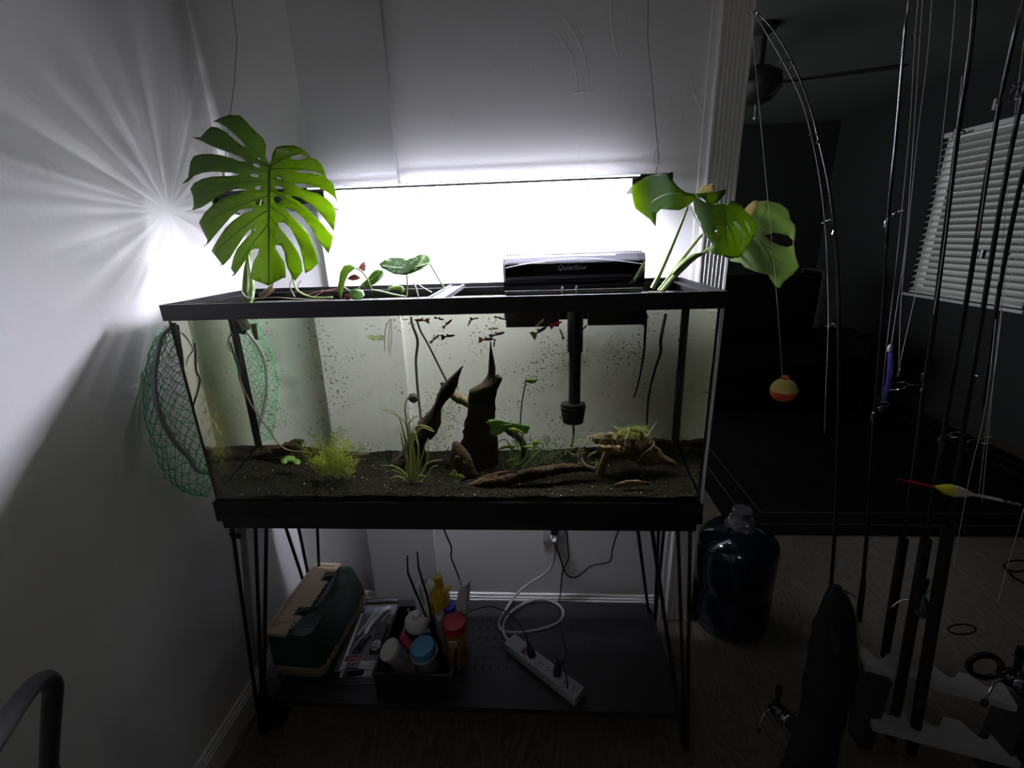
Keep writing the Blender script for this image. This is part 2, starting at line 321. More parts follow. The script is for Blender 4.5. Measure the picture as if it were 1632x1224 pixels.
# lower shelf with small round holes
ZS = -25.0
def shelf():
    bm = bmesh.new()
    def rr(x0, x1, y0, y1, r):
        pts = []
        for cx, cy, a0 in ((x1-r, y0+r, -90), (x1-r, y1-r, 0), (x0+r, y1-r, 90), (x0+r, y0+r, 180)):
            for k in range(5): a = math.radians(a0+90*k/4); pts.append((cx+r*math.cos(a), cy+r*math.sin(a)))
        return pts
    mb = MB(); mb.prism(rr(1.0, 48.6, -.6, 15.3, 1.6), ZS-.9, ZS-.12); sh = mb.build('shelf', M_BOARD, stand, angle=30)
    return sh
sh = shelf()
m = MB(); m.box(-.9, 1.2, -.2, 2.2, ZF, ZS-.1, .1); m.build('shelf_block', M_BOARD, stand)
m = MB(); m.box(45.5, 47.6, 11, 13.5, ZF, ZS-.9, .1); m.build('shelf_block', M_BOARD, stand)
m = MB(); m.box(1.2, 3.4, 11, 13.5, ZF, ZS-.9, .1); m.build('shelf_block', M_BOARD, stand)
# ------------------------------------------------------------------ LED light bar hung on two wires
M_ALU = mat('dark_anodised_aluminium', (.06,.06,.065), .4, metal=.6); M_WIRE = mat('steel_wire', (.22,.22,.23), .4, metal=.8)
YL, ZL = 12.2, 30.4
light = thing('led_light_bar', (22.2, YL, ZL), 'slim white glowing led light bar hung on wires above the aquarium', 'light')
xa, xb = .2, 45.8
T = Matrix.Translation((0, YL, ZL)) @ Matrix.Rotation(math.radians(-8), 4, 'X')
m = MB(); m.box(xa, xb, -1.9, 1.9, .12, .5, .06, T); m.build('housing', M_ALU, light)
for x, dn in ((xa-.35, -1.1), (xb, -.4)): m = MB(); m.box(x, x+.35, -2.0, 2.0, dn, .55, .08, T); m.build('end_cap', M_ALU, light)
me_ = bpy.data.materials.new('led_glow'); me_.use_nodes = True; nt = me_.node_tree; nt.nodes.remove(nt.nodes['Principled BSDF'])
em = nt.nodes.new('ShaderNodeEmission'); em.inputs[0].default_value = (.88,.87,1.0,1); em.inputs[1].default_value = LED_POWER; nt.links.new(em.outputs[0], nt.nodes['Material Output'].inputs[0])
m = MB(); m.box(11.6, 42.3, -1.75, 1.75, -.2, .1, 0, T); m.build('led_panel', me_, light)
for a_, b_, dn in ((xa, 11.6, -1.0), (42.3, xb, -.5)): m = MB(); m.box(a_, b_, -1.75, 1.75, dn, .1, .05, T); m.build('driver_box', M_ALU, light)  # unlit ends lengthened to keep LED light off the walls beside
rl = random.Random(4)
for k_ in range(44):
    x_ = 11.8+k_*.69; c_ = (1.0,.25,.35) if k_ % 11 in (3,8) else (.3,.35,1.0) if k_ % 11 == 5 else (.75,.75,.85)
    g2 = MATS.get('led_%d' % (k_ % 11)) 
    if g2 is None: g2 = me_.copy(); g2.name = 'led_dot_glow'; g2.node_tree.nodes['Emission'].inputs[0].default_value = (*c_, 1); g2.node_tree.nodes['Emission'].inputs[1].default_value = .75; MATS['led_%d' % (k_ % 11)] = g2
    m = MB(); m.box(x_, x_+.22, -1.3, -.7, -.24, -.2, 0, T); m.build('led', g2, light)
# added uplight strips brighten the wall above; fins added to cut bands into it
def glow(name, k):
    g_ = me_.copy(); g_.name = name; g_.node_tree.nodes['Emission'].inputs[1].default_value = LED_POWER*k; return g_
m = MB(); m.add([T @ Vector(p) for p in ((10,1.95,.1),(43,1.95,.1),(43,1.95,.42),(10,1.95,.42))], [(3,2,1,0)]); m.add([T @ Vector(p) for p in ((10,-1.95,.36),(43,-1.95,.36),(43,-1.95,.42),(10,-1.95,.42))], [(0,1,2,3)])
m.build('lens_edge', glow('led_edge_glow', UPLIGHT_K), light)
for k_, (z_, y_) in enumerate(((.05,2.7),(.40,2.6),(.62,2.75),(.95,2.7))): m = MB(); m.box(xa, xb, y_-.05, y_+.05, z_-.035, z_+.035, 0, T); m.build('cooling_fin', M_ALU, light)
for x in (xa+.05, xb-.1): m = MB(); m.box(x, x+.05, 1.9, 2.8, 0, 1.0, 0, T); m.build('fin_bracket', M_ALU, light)
# added spot for light leaking at the bar's end; noise shapes its rays
ray_l = lamp('lamp_end_spill', 'SPOT', (-1.35, 8.4, 29.3), SPILL, (.93,.92,1.0), spot_size=math.radians(172), spot_blend=.25, shadow_soft_size=.004)
ray_l.rotation_euler = (0, math.radians(90), 0); ray_l.parent = light; ray_l.location = ray_l.location - WLOC[light.name]
d_ = ray_l.data; d_.use_nodes = True; nt = d_.node_tree; em = nt.nodes['Emission']; tc = nt.nodes.new('ShaderNodeTexCoord'); sx = nt.nodes.new('ShaderNodeSeparateXYZ'); nt.links.new(tc.outputs['Normal'], sx.inputs[0])
def mth(op, a=None, b=None):
    n = nt.nodes.new('ShaderNodeMath'); n.operation = op
    for i, v in enumerate((a, b)):
        if v is None: continue
        if isinstance(v, (int, float)): n.inputs[i].default_value = v
        else: nt.links.new(v, n.inputs[i])
    return n.outputs[0]
az = mth('ARCTAN2', sx.outputs[1], sx.outputs[0])
def n1(scale, lo, hi):
    n = nt.nodes.new('ShaderNodeTexNoise'); n.noise_dimensions = '1D'; n.inputs['Scale'].default_value = scale; n.inputs['Detail'].default_value = 2; nt.links.new(az, n.inputs['W'])
    mr = nt.nodes.new('ShaderNodeMapRange'); mr.inputs[1].default_value = lo; mr.inputs[2].default_value = hi; mr.interpolation_type = 'SMOOTHSTEP'; nt.links.new(n.outputs['Fac'], mr.inputs[0]); return mr.outputs[0]
st_ = mth('MULTIPLY_ADD', n1(4.5, .42, .66), .45); nt.nodes[-1].inputs[2].default_value = .65
s2_ = mth('MULTIPLY_ADD', n1(14, .4, .7), .35); nt.nodes[-1].inputs[2].default_value = .75
cosx = mth('MAXIMUM', mth('ABSOLUTE', sx.outputs[2]), .06); pol = mth('DIVIDE', 1.0, mth('POWER', cosx, 2.7))
dw_ = mth('MULTIPLY_ADD', sx.outputs[0], .5); nt.nodes[-1].inputs[2].default_value = .7
nt.links.new(mth('MULTIPLY', mth('MULTIPLY', mth('MULTIPLY', st_, s2_), dw_), pol), em.inputs['Strength'])
# ------------------------------------------------------------------ inside the tank: gravel, wood, plants, fish
from mathutils.geometry import delaunay_2d_cdt
def hsoil(x, y):
    h = 1.75 + .065*y + 1.2*math.exp(-((x-2)/6)**2)*(y/12) + 1.3*math.exp(-((x-46)/7)**2)*(y/12)
    return h + .22*noise.noise(Vector((x*.35, y*.5, 0))) + .1*noise.noise(Vector((x*1.3, y*1.3, 3)))
mg = mat('black_aquarium_soil', (.005,.0045,.0028), .9, spec=.06, col2=(.011,.0095,.005), noise_scale=45, bump=.8, bump_scale=260)
mpb = mat('dark_gravel_grain', (.015,.013,.008), .75, spec=.1, col2=(.005,.005,.004), noise_scale=35)
mpw = mat('pale_gravel_grain', (.55,.53,.46), .5)
m = MB(); m.cur = 0; nx, ny = 150, 40
m.grid(lambda a, b: (.45+a*47.5, .45+b*11.9, hsoil(.45+a*47.5, .45+b*11.9)), nx, ny)
for a0, a1, ax in ((.45, .45, 0), (47.95, 47.95, 0)):
    m.grid(lambda a, b: (a0, .45+a*11.9, lerp(.75, hsoil(a0, .45+a*11.9), b)), 20, 2)
m.grid(lambda a, b: (.45+a*47.5, .45, lerp(.75, hsoil(.45+a*47.5, .45), b)), 150, 2)
rg = random.Random(3)
bm = bmesh.new(); bmesh.ops.create_icosphere(bm, subdivisions=1, radius=1); bm.verts.index_update()
IV = [v.co.copy() for v in bm.verts]; IF = [tuple(v.index for v in f.verts) for f in bm.faces]; bm.free()
OV = [Vector(p) for p in ((1,0,0),(-1,0,0),(0,1,0),(0,-1,0),(0,0,1),(0,0,-1))]; OF = [(0,2,4),(2,1,4),(1,3,4),(3,0,4),(2,0,5),(1,2,5),(3,1,5),(0,3,5)]
for i in range(9000):
    x = rg.uniform(.6, 47.8); y = .55 + 11.6*rg.random()**1.6; r = rg.uniform(.05, .12)
    e = Matrix.Rotation(rg.uniform(0, 6.3), 3, 'Z') @ Matrix.Rotation(rg.uniform(0, 6.3), 3, 'X'); c = Vector((x, y, hsoil(x, y)+r*.3))
    m.cur = 2 if rg.random() < .014 else 1
    q = (rg.uniform(.7,1.3), rg.uniform(.7,1.3), rg.uniform(.5,.9))
    m.add([c + e @ Vector((v.x*q[0]*r, v.y*q[1]*r, v.z*q[2]*r)) for v in OV], OF)
o = m.build('gravel', [mg, mpb, mpw], smooth=False); tag(o, 'dark gravel bed with pale specks on the aquarium bottom', 'gravel', kind='stuff')

def limb(mb, pairs, ys, flat=.75, n=16, rough=.12, seed=0, close=True, sub=5, P=pw):
    """solid of round cross sections: pairs of picture points (left, right edge), each at its own depth"""
    C, A = [], []
    for (a, b, c, d), y in zip(pairs, ys):
        L, R_ = P(a, b, y), P(c, d, y); C.append((L+R_)/2); A.append((R_-L)/2)
    C2 = spline(C, sub); A2 = spline(A, sub); k = len(C2); vs = []; fs = []
    for i in range(k):
        a = A2[i]; rad = max(a.length, .02); ax = a.normalized(); b = Vector((0, 1, 0)); b = (b - ax*b.dot(ax)).normalized()
        for j in range(n):
            th = 2*math.pi*j/n; p = C2[i] + (ax*math.cos(th) + b*math.sin(th)*flat)*rad
            d = noise.noise(Vector((p.x*1.2+seed, p.y*1.2, p.z*.5)))*.7 + noise.noise(Vector((p.x*4+seed, p.y*4, p.z*1.6)))*.6 + noise.noise(Vector((p.x*1.7+seed, p.y*9, p.z*9)))*.35
            vs.append(p + (p-C2[i])*d*rough*2)
    for i in range(k-1):
        for j in range(n): fs.append((i*n+j, i*n+(j+1) % n, (i+1)*n+(j+1) % n, (i+1)*n+j))
    fs += [tuple(range(n-1,-1,-1)), tuple((k-1)*n+j for j in range(n))]
    mb.add(vs, fs)
def path_limb(mb, pts, ys, seed=0, flat=.8, rough=.15, P=pw, n=22):   # pts: (u, v, radius in picture points)
    pr = []
    for i, (u, v, r) in enumerate(pts):
        a = pts[max(i-1, 0)]; b = pts[min(i+1, len(pts)-1)]; dx, dy = b[0]-a[0], b[1]-a[1]; l = math.hypot(dx, dy) or 1
        pr.append((u+dy/l*r, v-dx/l*r, u-dy/l*r, v+dx/l*r))
    limb(mb, pr, ys, flat, n, rough, seed, sub=8, P=P)
def wood_mat(name, c1, c2):
    m_ = mat(name, c1, .85, col2=c2, noise_scale=18, spec=.06); nt = m_.node_tree; b = nt.nodes['Principled BSDF']; tc = nt.nodes.new('ShaderNodeTexCoord')
    mp = nt.nodes.new('ShaderNodeMapping'); mp.inputs['Scale'].default_value = (60, 60, 9); n = nt.nodes.new('ShaderNodeTexNoise'); n.inputs['Scale'].default_value = 3; n.inputs['Detail'].default_value = 6
    bp = nt.nodes.new('ShaderNodeBump'); bp.inputs['Strength'].default_value = .9; bp.inputs['Distance'].default_value = .004
    nt.links.new(tc.outputs['Object'], mp.inputs[0]); nt.links.new(mp.outputs[0], n.inputs['Vector']); nt.links.new(n.outputs['Fac'], bp.inputs['Height']); nt.links.new(bp.outputs['Normal'], b.inputs['Normal']); return m_
M_W1 = wood_mat('waterlogged_black_wood', (.018,.014,.010), (.042,.032,.022)); M_W2 = wood_mat('dark_brown_driftwood', (.022,.014,.008), (.05,.033,.018))
M_W3 = wood_mat('brown_driftwood', (.08,.054,.028), (.17,.12,.065))
# left slanting spiky piece
m = MB(); limb(m, [(626,740,682,726),(630,732,676,714),(647,708,682,705),(662,680,697,688),(676,664,703,673),(687,652,704,650),(697,632,717,634),(706,612,726,622),(722,597,734,594),(735,584,739,583)], [9,9,8.8,8.6,8.4,8.3,8.2,8.1,8,8], .7, seed=2, rough=.12)
path_limb(m, [(700,640,7),(708,618,6),(703,610,3)], [8.3,8.8,9], 4)
tag(m.build('driftwood', M_W1), 'black spiky driftwood leaning to the right beside the grassy water plant', 'driftwood')
# tall upright piece
m = MB(); limb(m, [(722,752,794,752),(733,706,793,706),(742,676,790,669),(745,642,791,641),(750,622,792,618),(767,610,793,608),(776,598,791,600),(778.5,580,789,580),(780,560,785,560),(781,544,782.5,544)], [8.5,8.2,8,8,8,8,8,8,8,8], .6, seed=9, rough=.1)
path_limb(m, [(789,618,5),(795,603,5),(791,598,3)], [7.8,7.6,7.8], 5)
tag(m.build('driftwood', M_W1), 'tall dark driftwood stump tapering to a sharp upright spike', 'driftwood')
m = MB(); path_limb(m, [(712,622,5),(724,630,7),(736,637,8),(752,646,6)], [9.4,9.3,9.2,9], 6); tag(m.build('driftwood', wood_mat('pale_brown_wood', (.17,.13,.075), (.26,.2,.12))), 'short pale brown wood piece bridging the two dark driftwood spikes', 'driftwood')
# hollow stump ornament
r_ = thing('hollow_stump', pw(738,758,5.5), 'small mottled brown hollow stump at the foot of the tall spike', 'ornament')
m = MB(); limb(m, [(722,762,757,762),(719,745,757,750),(718,730,754,738),(719,715,748,725),(722,706,738,712),(724,703,730,704)], [5.5]*6, .8, seed=12, rough=.14); m.build('stump_body', M_W2, r_)
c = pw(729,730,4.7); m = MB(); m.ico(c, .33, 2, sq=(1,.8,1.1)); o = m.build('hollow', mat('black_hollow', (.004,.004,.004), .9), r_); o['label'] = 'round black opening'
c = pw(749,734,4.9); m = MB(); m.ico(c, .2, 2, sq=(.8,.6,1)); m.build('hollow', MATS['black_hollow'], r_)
# long branch lying in front
m = MB(); path_limb(m, [(738,779,3),(760,773,7),(785,768,9),(812,765,9),(842,757,9),(875,750,8),(910,746,7),(948,749,3)], [3.2,3.1,3,3,3.2,3.6,4,4.4], 21, rough=.2); path_limb(m, [(745,776,2),(770,766,6),(795,757,5),(822,752,3)], [3.6,3.9,4.2,4.4], 22, rough=.2)
tag(m.build('driftwood', M_W2), 'long low brown branch lying across the gravel below the broad leaved plant', 'driftwood')
# right hand root
m = MB(); path_limb(m, [(940,699,3),(955,700,8),(975,702,13),(1000,709,19),(1025,718,18),(1050,729,10),(1078,741,3)], [6,5.8,5.6,5.4,5.2,5,4.8], 31, rough=.34); path_limb(m, [(950,712,4),(972,716,7),(1000,724,7),(1030,733,6),(1050,738,3)], [4.8,4.6,4.5,4.5,4.6], 37, rough=.4); path_limb(m, [(985,693,4),(1005,690,9),(1022,700,8),(1045,716,5)], [5.6,5.4,5.2,5], 38, rough=.4); path_limb(m, [(972,712,6),(963,732,6),(955,757,6)], [5.2,5,5], 33)
tag(m.build('driftwood', M_W3), 'knotted brown root with moss on top at the right of the tank', 'driftwood')
m = MB(); path_limb(m, [(404,728,5),(425,722,9),(450,718,9),(470,708,8),(484,703,3)], [9,8.8,8.6,8.4,8.4], 41, rough=.25); tag(m.build('driftwood', M_W2), 'short dark bark chunk on the gravel at the left of the tank', 'driftwood')
m = MB(); path_limb(m, [(978,775,2),(995,772,5),(1015,770,5),(1036,771,2)], [1.6,1.7,1.8,1.9], 43, flat=.5); tag(m.build('catappa_leaf', M_W3), 'flat brown leaf litter lying on the gravel in front of the root', 'leaf litter')
m = MB(); path_limb(m, [(1040,702,4),(1056,705,6),(1072,708,4)], [10.5,10.6,10.7], 45, rough=.25); tag(m.build('stone', M_W1), 'small dark stone behind the mossy root', 'stone')

# ------------------------------------------------------------------ leaves
def leaf_mat(name, c, c2, tr, rough=.3, scale=14, tw=.45, coat=.0):
    m_ = mat(name, c, rough, col2=c2, noise_scale=scale, spec=.45, coat=coat); nt = m_.node_tree; b = nt.nodes['Principled BSDF']; out = nt.nodes['Material Output']
    t = nt.nodes.new('ShaderNodeBsdfTranslucent'); t.inputs[0].default_value = (*tr, 1)
    mx = nt.nodes.new('ShaderNodeMixShader'); mx.inputs[0].default_value = tw
    nt.links.new(b.outputs[0], mx.inputs[1]); nt.links.new(t.outputs[0], mx.inputs[2]); nt.links.new(mx.outputs[0], out.inputs[0]); return m_
M_MON = leaf_mat('monstera_leaf', (.055,.10,.035), (.07,.12,.04), (.36,.52,.03), .27, 9, .42)
M_MON2 = leaf_mat('dark_monstera_leaf', (.025,.07,.012), (.04,.11,.02), (.4,.55,.05), .25, 12, .3)
M_PALE = leaf_mat('pale_leaf_back', (.22,.32,.13), (.26,.36,.16), (.5,.64,.28), .4, 12, .6)
M_VAR = leaf_mat('speckled_pothos_leaf', (.06,.15,.03), (.45,.52,.30), (.2,.36,.05), .3, 75, .3)
for e_, p_ in zip([n for n in M_VAR.node_tree.nodes if n.type == 'VALTORGB'][0].color_ramp.elements, (.58, .63)): e_.position = p_
M_STEM = mat('pale_green_stem', (.26,.34,.12), .4, col2=(.17,.25,.07), noise_scale=8); M_STEMB = mat('brown_stem', (.16,.10,.05), .6, col2=(.09,.055,.03), noise_scale=15)
M_VEIN = leaf_mat('leaf_vein', (.15,.27,.06), (.13,.24,.05), (.4,.6,.08), .4, 10, .3)
def inpoly(x, y, P):
    c = False; n = len(P)
    for i in range(n):
        x1, y1 = P[i]; x2, y2 = P[i-1]
        if (y1 > y) != (y2 > y) and x < (x2-x1)*(y-y1)/(y2-y1)+x1: c = not c
    return c
def blade_mesh(poly, holes, step, to3d, thick=.03):
    """a leaf blade with slits and holes, cut along an outline and bent in depth"""
    V = [Vector(p) for p in poly]; E = [(i, (i+1) % len(poly)) for i in range(len(poly))]
    for h in holes:
        n0 = len(V); V += [Vector(p) for p in h]; E += [(n0+i, n0+(i+1) % len(h)) for i in range(len(h))]
    xs = [p[0] for p in poly]; ys = [p[1] for p in poly]; y = min(ys)
    def mind(x, y): return min((Vector((x, y))-v).length for v in V)
    while y < max(ys):
        x = min(xs)
        while x < max(xs):
            px_, py_ = x+random.uniform(-.2,.2)*step, y+random.uniform(-.2,.2)*step
            if inpoly(px_, py_, poly) and not any(inpoly(px_, py_, h) for h in holes) and mind(px_, py_) > step*.5: V.append(Vector((px_, py_)))
            x += step
        y += step
    r = delaunay_2d_cdt(V, E, [], 0, 1e-4); ov, of = r[0], r[2]; keep = []
    for f in of:
        c = sum((ov[i] for i in f), Vector((0, 0)))/len(f)
        if inpoly(c.x, c.y, poly) and not any(inpoly(c.x, c.y, h) for h in holes): keep.append(f)
    mb = MB(); P3 = [to3d(v.x, v.y) for v in ov]; mb.add(P3, keep); return mb
def solid(o, t):
    s = o.modifiers.new('thickness', 'SOLIDIFY'); s.thickness = t*S; s.offset = 0; return o
def ell(cx, cy, rx, ry, ang=0, n=10):
    a = math.radians(ang); return [(cx+rx*math.cos(t)*math.cos(a)-ry*math.sin(t)*math.sin(a), cy+rx*math.cos(t)*math.sin(a)+ry*math.sin(t)*math.cos(a)) for t in [2*math.pi*i/n for i in range(n)]]
# --- the big monstera at the left
L1 = [(605,390),(585,340),(590,275),(570,230),(520,185),(470,130),(430,92),(365,88),(310,105),(265,130),(300,135),(350,165),(400,210),(440,250),(470,285),(440,275),(390,235),(340,190),(295,165),(255,160),(225,185),(190,225),(135,225),
 (190,245),(250,275),(310,300),(370,320),(430,345),(468,372),(430,372),(380,352),(310,333),(250,325),(190,328),(150,340),(128,375),(122,420),(115,470),(78,508),(115,495),(150,460),(200,442),(260,435),(320,437),(380,440),(430,450),(400,460),(330,462),(260,465),(200,478),(150,505),(128,540),(145,590),(148,640),(140,668),(98,682),
 (150,668),(200,650),(240,625),(290,590),(350,558),(420,538),(478,545),(430,565),(370,580),(310,605),(260,640),(220,680),(185,735),(181,750),(205,800),(232,850),(228,870),(203,897),(240,870),(280,820),(330,760),(380,705),(430,665),(510,655),(515,672),(450,690),(390,730),(340,780),(300,840),(270,890),(258,918),(290,960),(320,1000),(295,1008),
 (330,1003),(370,960),(400,910),(440,850),(480,795),(520,775),(530,790),(490,820),(450,860),(410,910),(390,960),(375,1025),(395,1055),(375,1073),(400,1065),(440,1010),(470,965),(490,920),(520,903),(548,905),(540,940),(515,980),(500,1030),(495,1090),(540,1105),(580,1120),(605,1130),
 (640,1110),(690,1085),(710,1080),(708,1020),(698,980),(670,940),(645,900),(648,880),(680,885),(700,925),(708,980),(718,1020),(740,1060),(758,1092),(765,1100),(790,1070),(812,1040),(806,980),(788,930),(750,870),(700,810),(668,770),(665,745),(700,745),(740,780),(770,840),(797,900),(812,960),(820,1010),(828,1055),(870,1030),(910,990),(905,950),(880,890),(850,820),(800,760),(740,700),(708,665),(715,655),
 (760,670),(820,720),(870,790),(920,870),(970,935),(985,890),(998,830),(970,800),(920,740),(860,680),(800,625),(745,590),(745,580),(800,595),(870,640),(930,700),(975,760),(1003,800),(1012,740),(1015,690),(1000,640),(960,600),(900,565),(840,550),(790,530),(758,508),(800,505),(850,515),(900,530),(960,560),(1000,590),(1030,632),(1020,590),(1012,540),(990,500),(957,472),
 (950,440),(930,395),(895,360),(858,347),(840,320),(800,290),(760,275),(690,275),(650,285),(630,320),(620,370)]
H1 = [ell(547,355,12,6,45), ell(530,397,25,10,20), ell(520,459,30,11,8), ell(543,536,23,16), ell(550,624,24,19), ell(668,476,18,8,25), ell(670,538,30,17,25), ell(658,605,24,19,25), [(758,432),(820,425),(880,431),(925,449),(940,463),(905,452),(850,445),(790,441)], ell(790,347,54,17,-4)]
def z2(x, y): return 270+x/3.825, 160+y/3.825
def mon3(x, y, off=0):
    u, v = z2(x, y); d = abs(x-605)/430; t = (y-390)/740
    yy = 6.2 - 1.6*t + .9*d*d + .22*math.sin((y-.35*abs(x-605))/38.0)*min(1, d*1.3) - .5*math.exp(-(d*4)**2)
    return py(u, v, yy+off)
mon = thing('monstera_plant', (5.2, 6.5, 19), 'big split monstera leaf with holes rising from the left tank corner', 'plant')
o = blade_mesh(L1, H1, 26, mon3).build('leaf_blade', M_MON, mon, angle=180); solid(o, .035)
m = MB(); m.tube([mon3(605, y, -.06) for y in range(392, 1130, 20)], [.11*(1-.75*i/37)+.02 for i in range(37)], 6); m.build('midrib', M_VEIN, mon)
for y0, x1, y1 in ((400,330,150),(412,190,215),(440,150,370),(490,160,530),(580,210,740),(660,280,920),(750,400,1030),(410,800,310),(420,920,430),(470,1000,590),(540,990,780),(640,960,920),(700,880,1000),(770,770,1080)):
    pts = []
    for i in range(15):
        t = i/14; x = lerp(605, x1, t); y = lerp(y0, y1, t) - (12 if x1 < 605 else 10)*math.sin(math.pi*t)*(1 if abs(y1-y0) < 300 else -1)
        if inpoly(x, y, L1) and not any(inpoly(x, y, h) for h in H1): pts.append(mon3(x, y, -.035))
        elif pts: break
    if len(pts) > 3: m = MB(); m.tube(pts, [.05-.035*i/len(pts) for i in range(len(pts))], 5); m.build('vein', M_VEIN, mon)
# petiole: from the water up behind the blade to the notch
st = spline([pw(392,515,6.2)+Vector((0,0,-.6)), py(394,478,6.6), py(393,440,7.0), py(397,410,7.5), py(412,330,8.0), py(424,275,7.4), mon3(605,400,.15)], 6)
m = MB(); m.tube(st, [.48-.34*min(1, i/(len(st)*.75)) for i in range(len(st))], 10); m.build('petiole', M_STEM, mon)
m = MB(); m.tube(spline([py(399,478,6.3), py(402,455,6.5), py(398,428,6.9), py(396,405,7.3)]), [.32,.33,.32,.3,.3,.28,.26,.25,.23,.2,.2,.17,.15,.14,.12,.1,.08,.06,.03], 8); m.build('leaf_sheath', M_STEM, mon)
m = MB(); m.tube(spline([py(384,462,6), py(392,473,5.7), py(402,474,5.7), py(403,465,6.2)]), .06, 6); m.build('tie', mat('white_twist_tie', (.6,.6,.58), .5), mon)
# brown crown and roots under water
m = MB(); limb(m, [(373,512,392,512),(374,524,394,524),(378,530,390,533)], [6.5]*3, seed=51); m.build('crown', M_W1, mon)
def root(pts, ys, r, mt, par, name='root'):
    mb = MB(); q = spline([pw(u, v, y) for (u, v), y in zip(pts, ys)], 5); k = len(q); mb.tube(q, [r*(1-.5*i/k) for i in range(k)], 6); return mb.build(name, mt, par)
root([(366,545),(372,562),(381,590),(382,605),(402,648),(425,680),(445,708),(462,718),(500,721),(545,723),(588,724)], [7,7,6.8,6.8,6,5.6,5.2,5,4.8,4.8,5], .13, M_STEMB, mon)
root([(372,528),(364,540),(364,556),(377,568),(390,582)], [6.6,6.4,6.4,6.4,6.6], .07, M_STEMB, mon)
m = MB(); m.tube([py(415,474,8), py(428,464,8.2), py(434,458,8.4)], [.3,.32,.28], 8); m.tube([py(430,468,8.3), py(433,458,8.3), py(436,446,8.4)], [.1,.12,.02], 5); m.build('cut_stub', M_STEMB, mon)
m = MB(); m.tube([pw(404,516,8), pw(406,528,8), pw(409,541,8)], [.3,.27,.2], 8); m.build('cut_stub', M_STEMB, mon)
# thin floating rootlets from the pothos, drawn below
# --- pothos cuttings trailing in the middle of the tank
def zo(ox, oy, s): return lambda x, y: (ox+x/s, oy+y/s)
z3 = zo(500, 270, 4.08); z4 = zo(780, 250, 3.2); z6 = zo(540, 490, 3.947); z7 = zo(780, 490, 3.825); z77 = zo(560, 580, 5.44)
def leaf(parent, poly, zf, yf, m_, holes=(), step=18, name='leaf', P=py, mid=None, thick=.03, veins=()):
    """outline in picture points, yf(x, y) the depth of every point"""
    f = lambda x, y: P(*zf(x, y), yf(x, y))
    o = blade_mesh(poly, list(holes), step, f).build(name, m_, parent, angle=180); solid(o, thick)
    if mid:
        q = spline([P(*zf(x, y), yf(x, y)-.04) for x, y in mid], 5); mb = MB(); mb.tube(q, [.06-.045*i/len(q) for i in range(len(q))], 5); mb.build('midrib', M_VEIN, o)
    for vn in veins: q = spline([P(*zf(x, y), yf(x, y)-.03) for x, y in vn], 4); mb = MB(); mb.tube(q, [.035-.025*i/len(q) for i in range(len(q))], 4); mb.build('vein', M_VEIN, o)
    return o
def stem(parent, pts, ys, r, m_=None, zf=None, P=py, name='stem', r1=None):
    q = spline([P(*(zf(u, v) if zf else (u, v)), y) for (u, v), y in zip(pts, ys)], 5); mb = MB(); k = len(q)
    mb.tube(q, [lerp(r, r if r1 is None else r1, i/(k-1)) for i in range(k)], 7); return mb.build(name, m_ or M_STEM, parent)
po = thing('pothos_plant', (16.5, 7.5, 19.5), 'speckled green pothos trailing over the water in the middle of the tank', 'plant')
cv = lambda cx, cy, y0, k, sy=0.0: (lambda x, y: y0 + k*((x-cx)/100)**2 + sy*(y-cy)/100)
leaf(po, [(425,615),(480,575),(540,562),(600,576),(650,570),(700,542),(750,555),(773,585),(750,615),(700,650),(640,675),(590,688),(520,680),(470,655),(440,640)], z3, lambda x, y: 7.5-1.6*(y-540)/130+.4*math.sin(x/60), M_VAR, mid=[(755,610),(680,630),(560,640),(440,625)])
leaf(po, [(440,650),(470,670),(430,720),(390,750),(330,770),(303,752),(350,710),(380,670),(410,648)], z3, cv(400,700,7.5,.5,-.6), M_VAR, mid=[(440,655),(390,705),(315,755)])
leaf(po, [(275,640),(240,617),(195,626),(170,670),(165,720),(155,770),(165,820),(175,850),(190,790),(200,740),(225,680)], z3, lambda x, y: 5.5+.8*(x-165)/100-.4*(y-640)/100, M_MON2 if False else M_MON, mid=[(270,640),(200,680),(172,840)])
leaf(po, [(225,790),(270,775),(320,785),(333,815),(310,845),(270,853),(240,840)], z3, cv(280,810,6,.6,-1.2), M_VAR)
leaf(po, [(480,790),(500,762),(540,750),(580,762),(592,790),(575,810),(560,785),(520,780)], z3, cv(540,780,8,.8,-.5), M_MON)
M_PINK = leaf_mat('pink_young_leaf', (.42,.20,.24), (.5,.28,.30), (.5,.25,.25), .4, 20, .3); M_RED = leaf_mat('dark_red_leaf', (.20,.05,.05), (.28,.09,.08), (.3,.08,.06), .4, 20, .3)
leaf(po, [(290,640),(305,615),(330,595),(340,625),(338,655),(322,667),(300,655)], z3, cv(315,630,7.5,1,0), M_PINK, name='young_leaf')
leaf(po, [(218,712),(240,690),(265,680),(290,692),(308,705),(280,720),(250,722)], z3, cv(260,700,7,1,0), M_RED, name='young_leaf')
leaf(po, [(192,825),(215,808),(240,822),(238,848),(210,855)], z3, cv(215,830,6,1,0), M_RED, name='young_leaf')
stem(po, [(275,640),(318,668),(350,715),(372,770),(378,800)], [6.2,6.6,7,7.2,7.2], .09, M_STEM, z3)
stem(po, [(755,612),(785,665),(820,725),(850,772)], [8,8.2,8.5,8.8], .09, M_STEM, z3); stem(po, [(604,682),(608,740),(603,825)], [6.6,6.8,6.8], .08, M_STEM, z3)
stem(po, [(375,785),(440,795),(520,815),(600,830)], [7.2,7.2,7,6.8], .11, M_STEM, z3)
stem(po, [(480,800),(500,740),(540,702),(600,700),(660,720),(700,760),(770,800)], [8.6,8.6,8.6,8.5,8.4,8.2,8], .05, mat('pale_root', (.45,.40,.33), .5), z3, name='aerial_root')
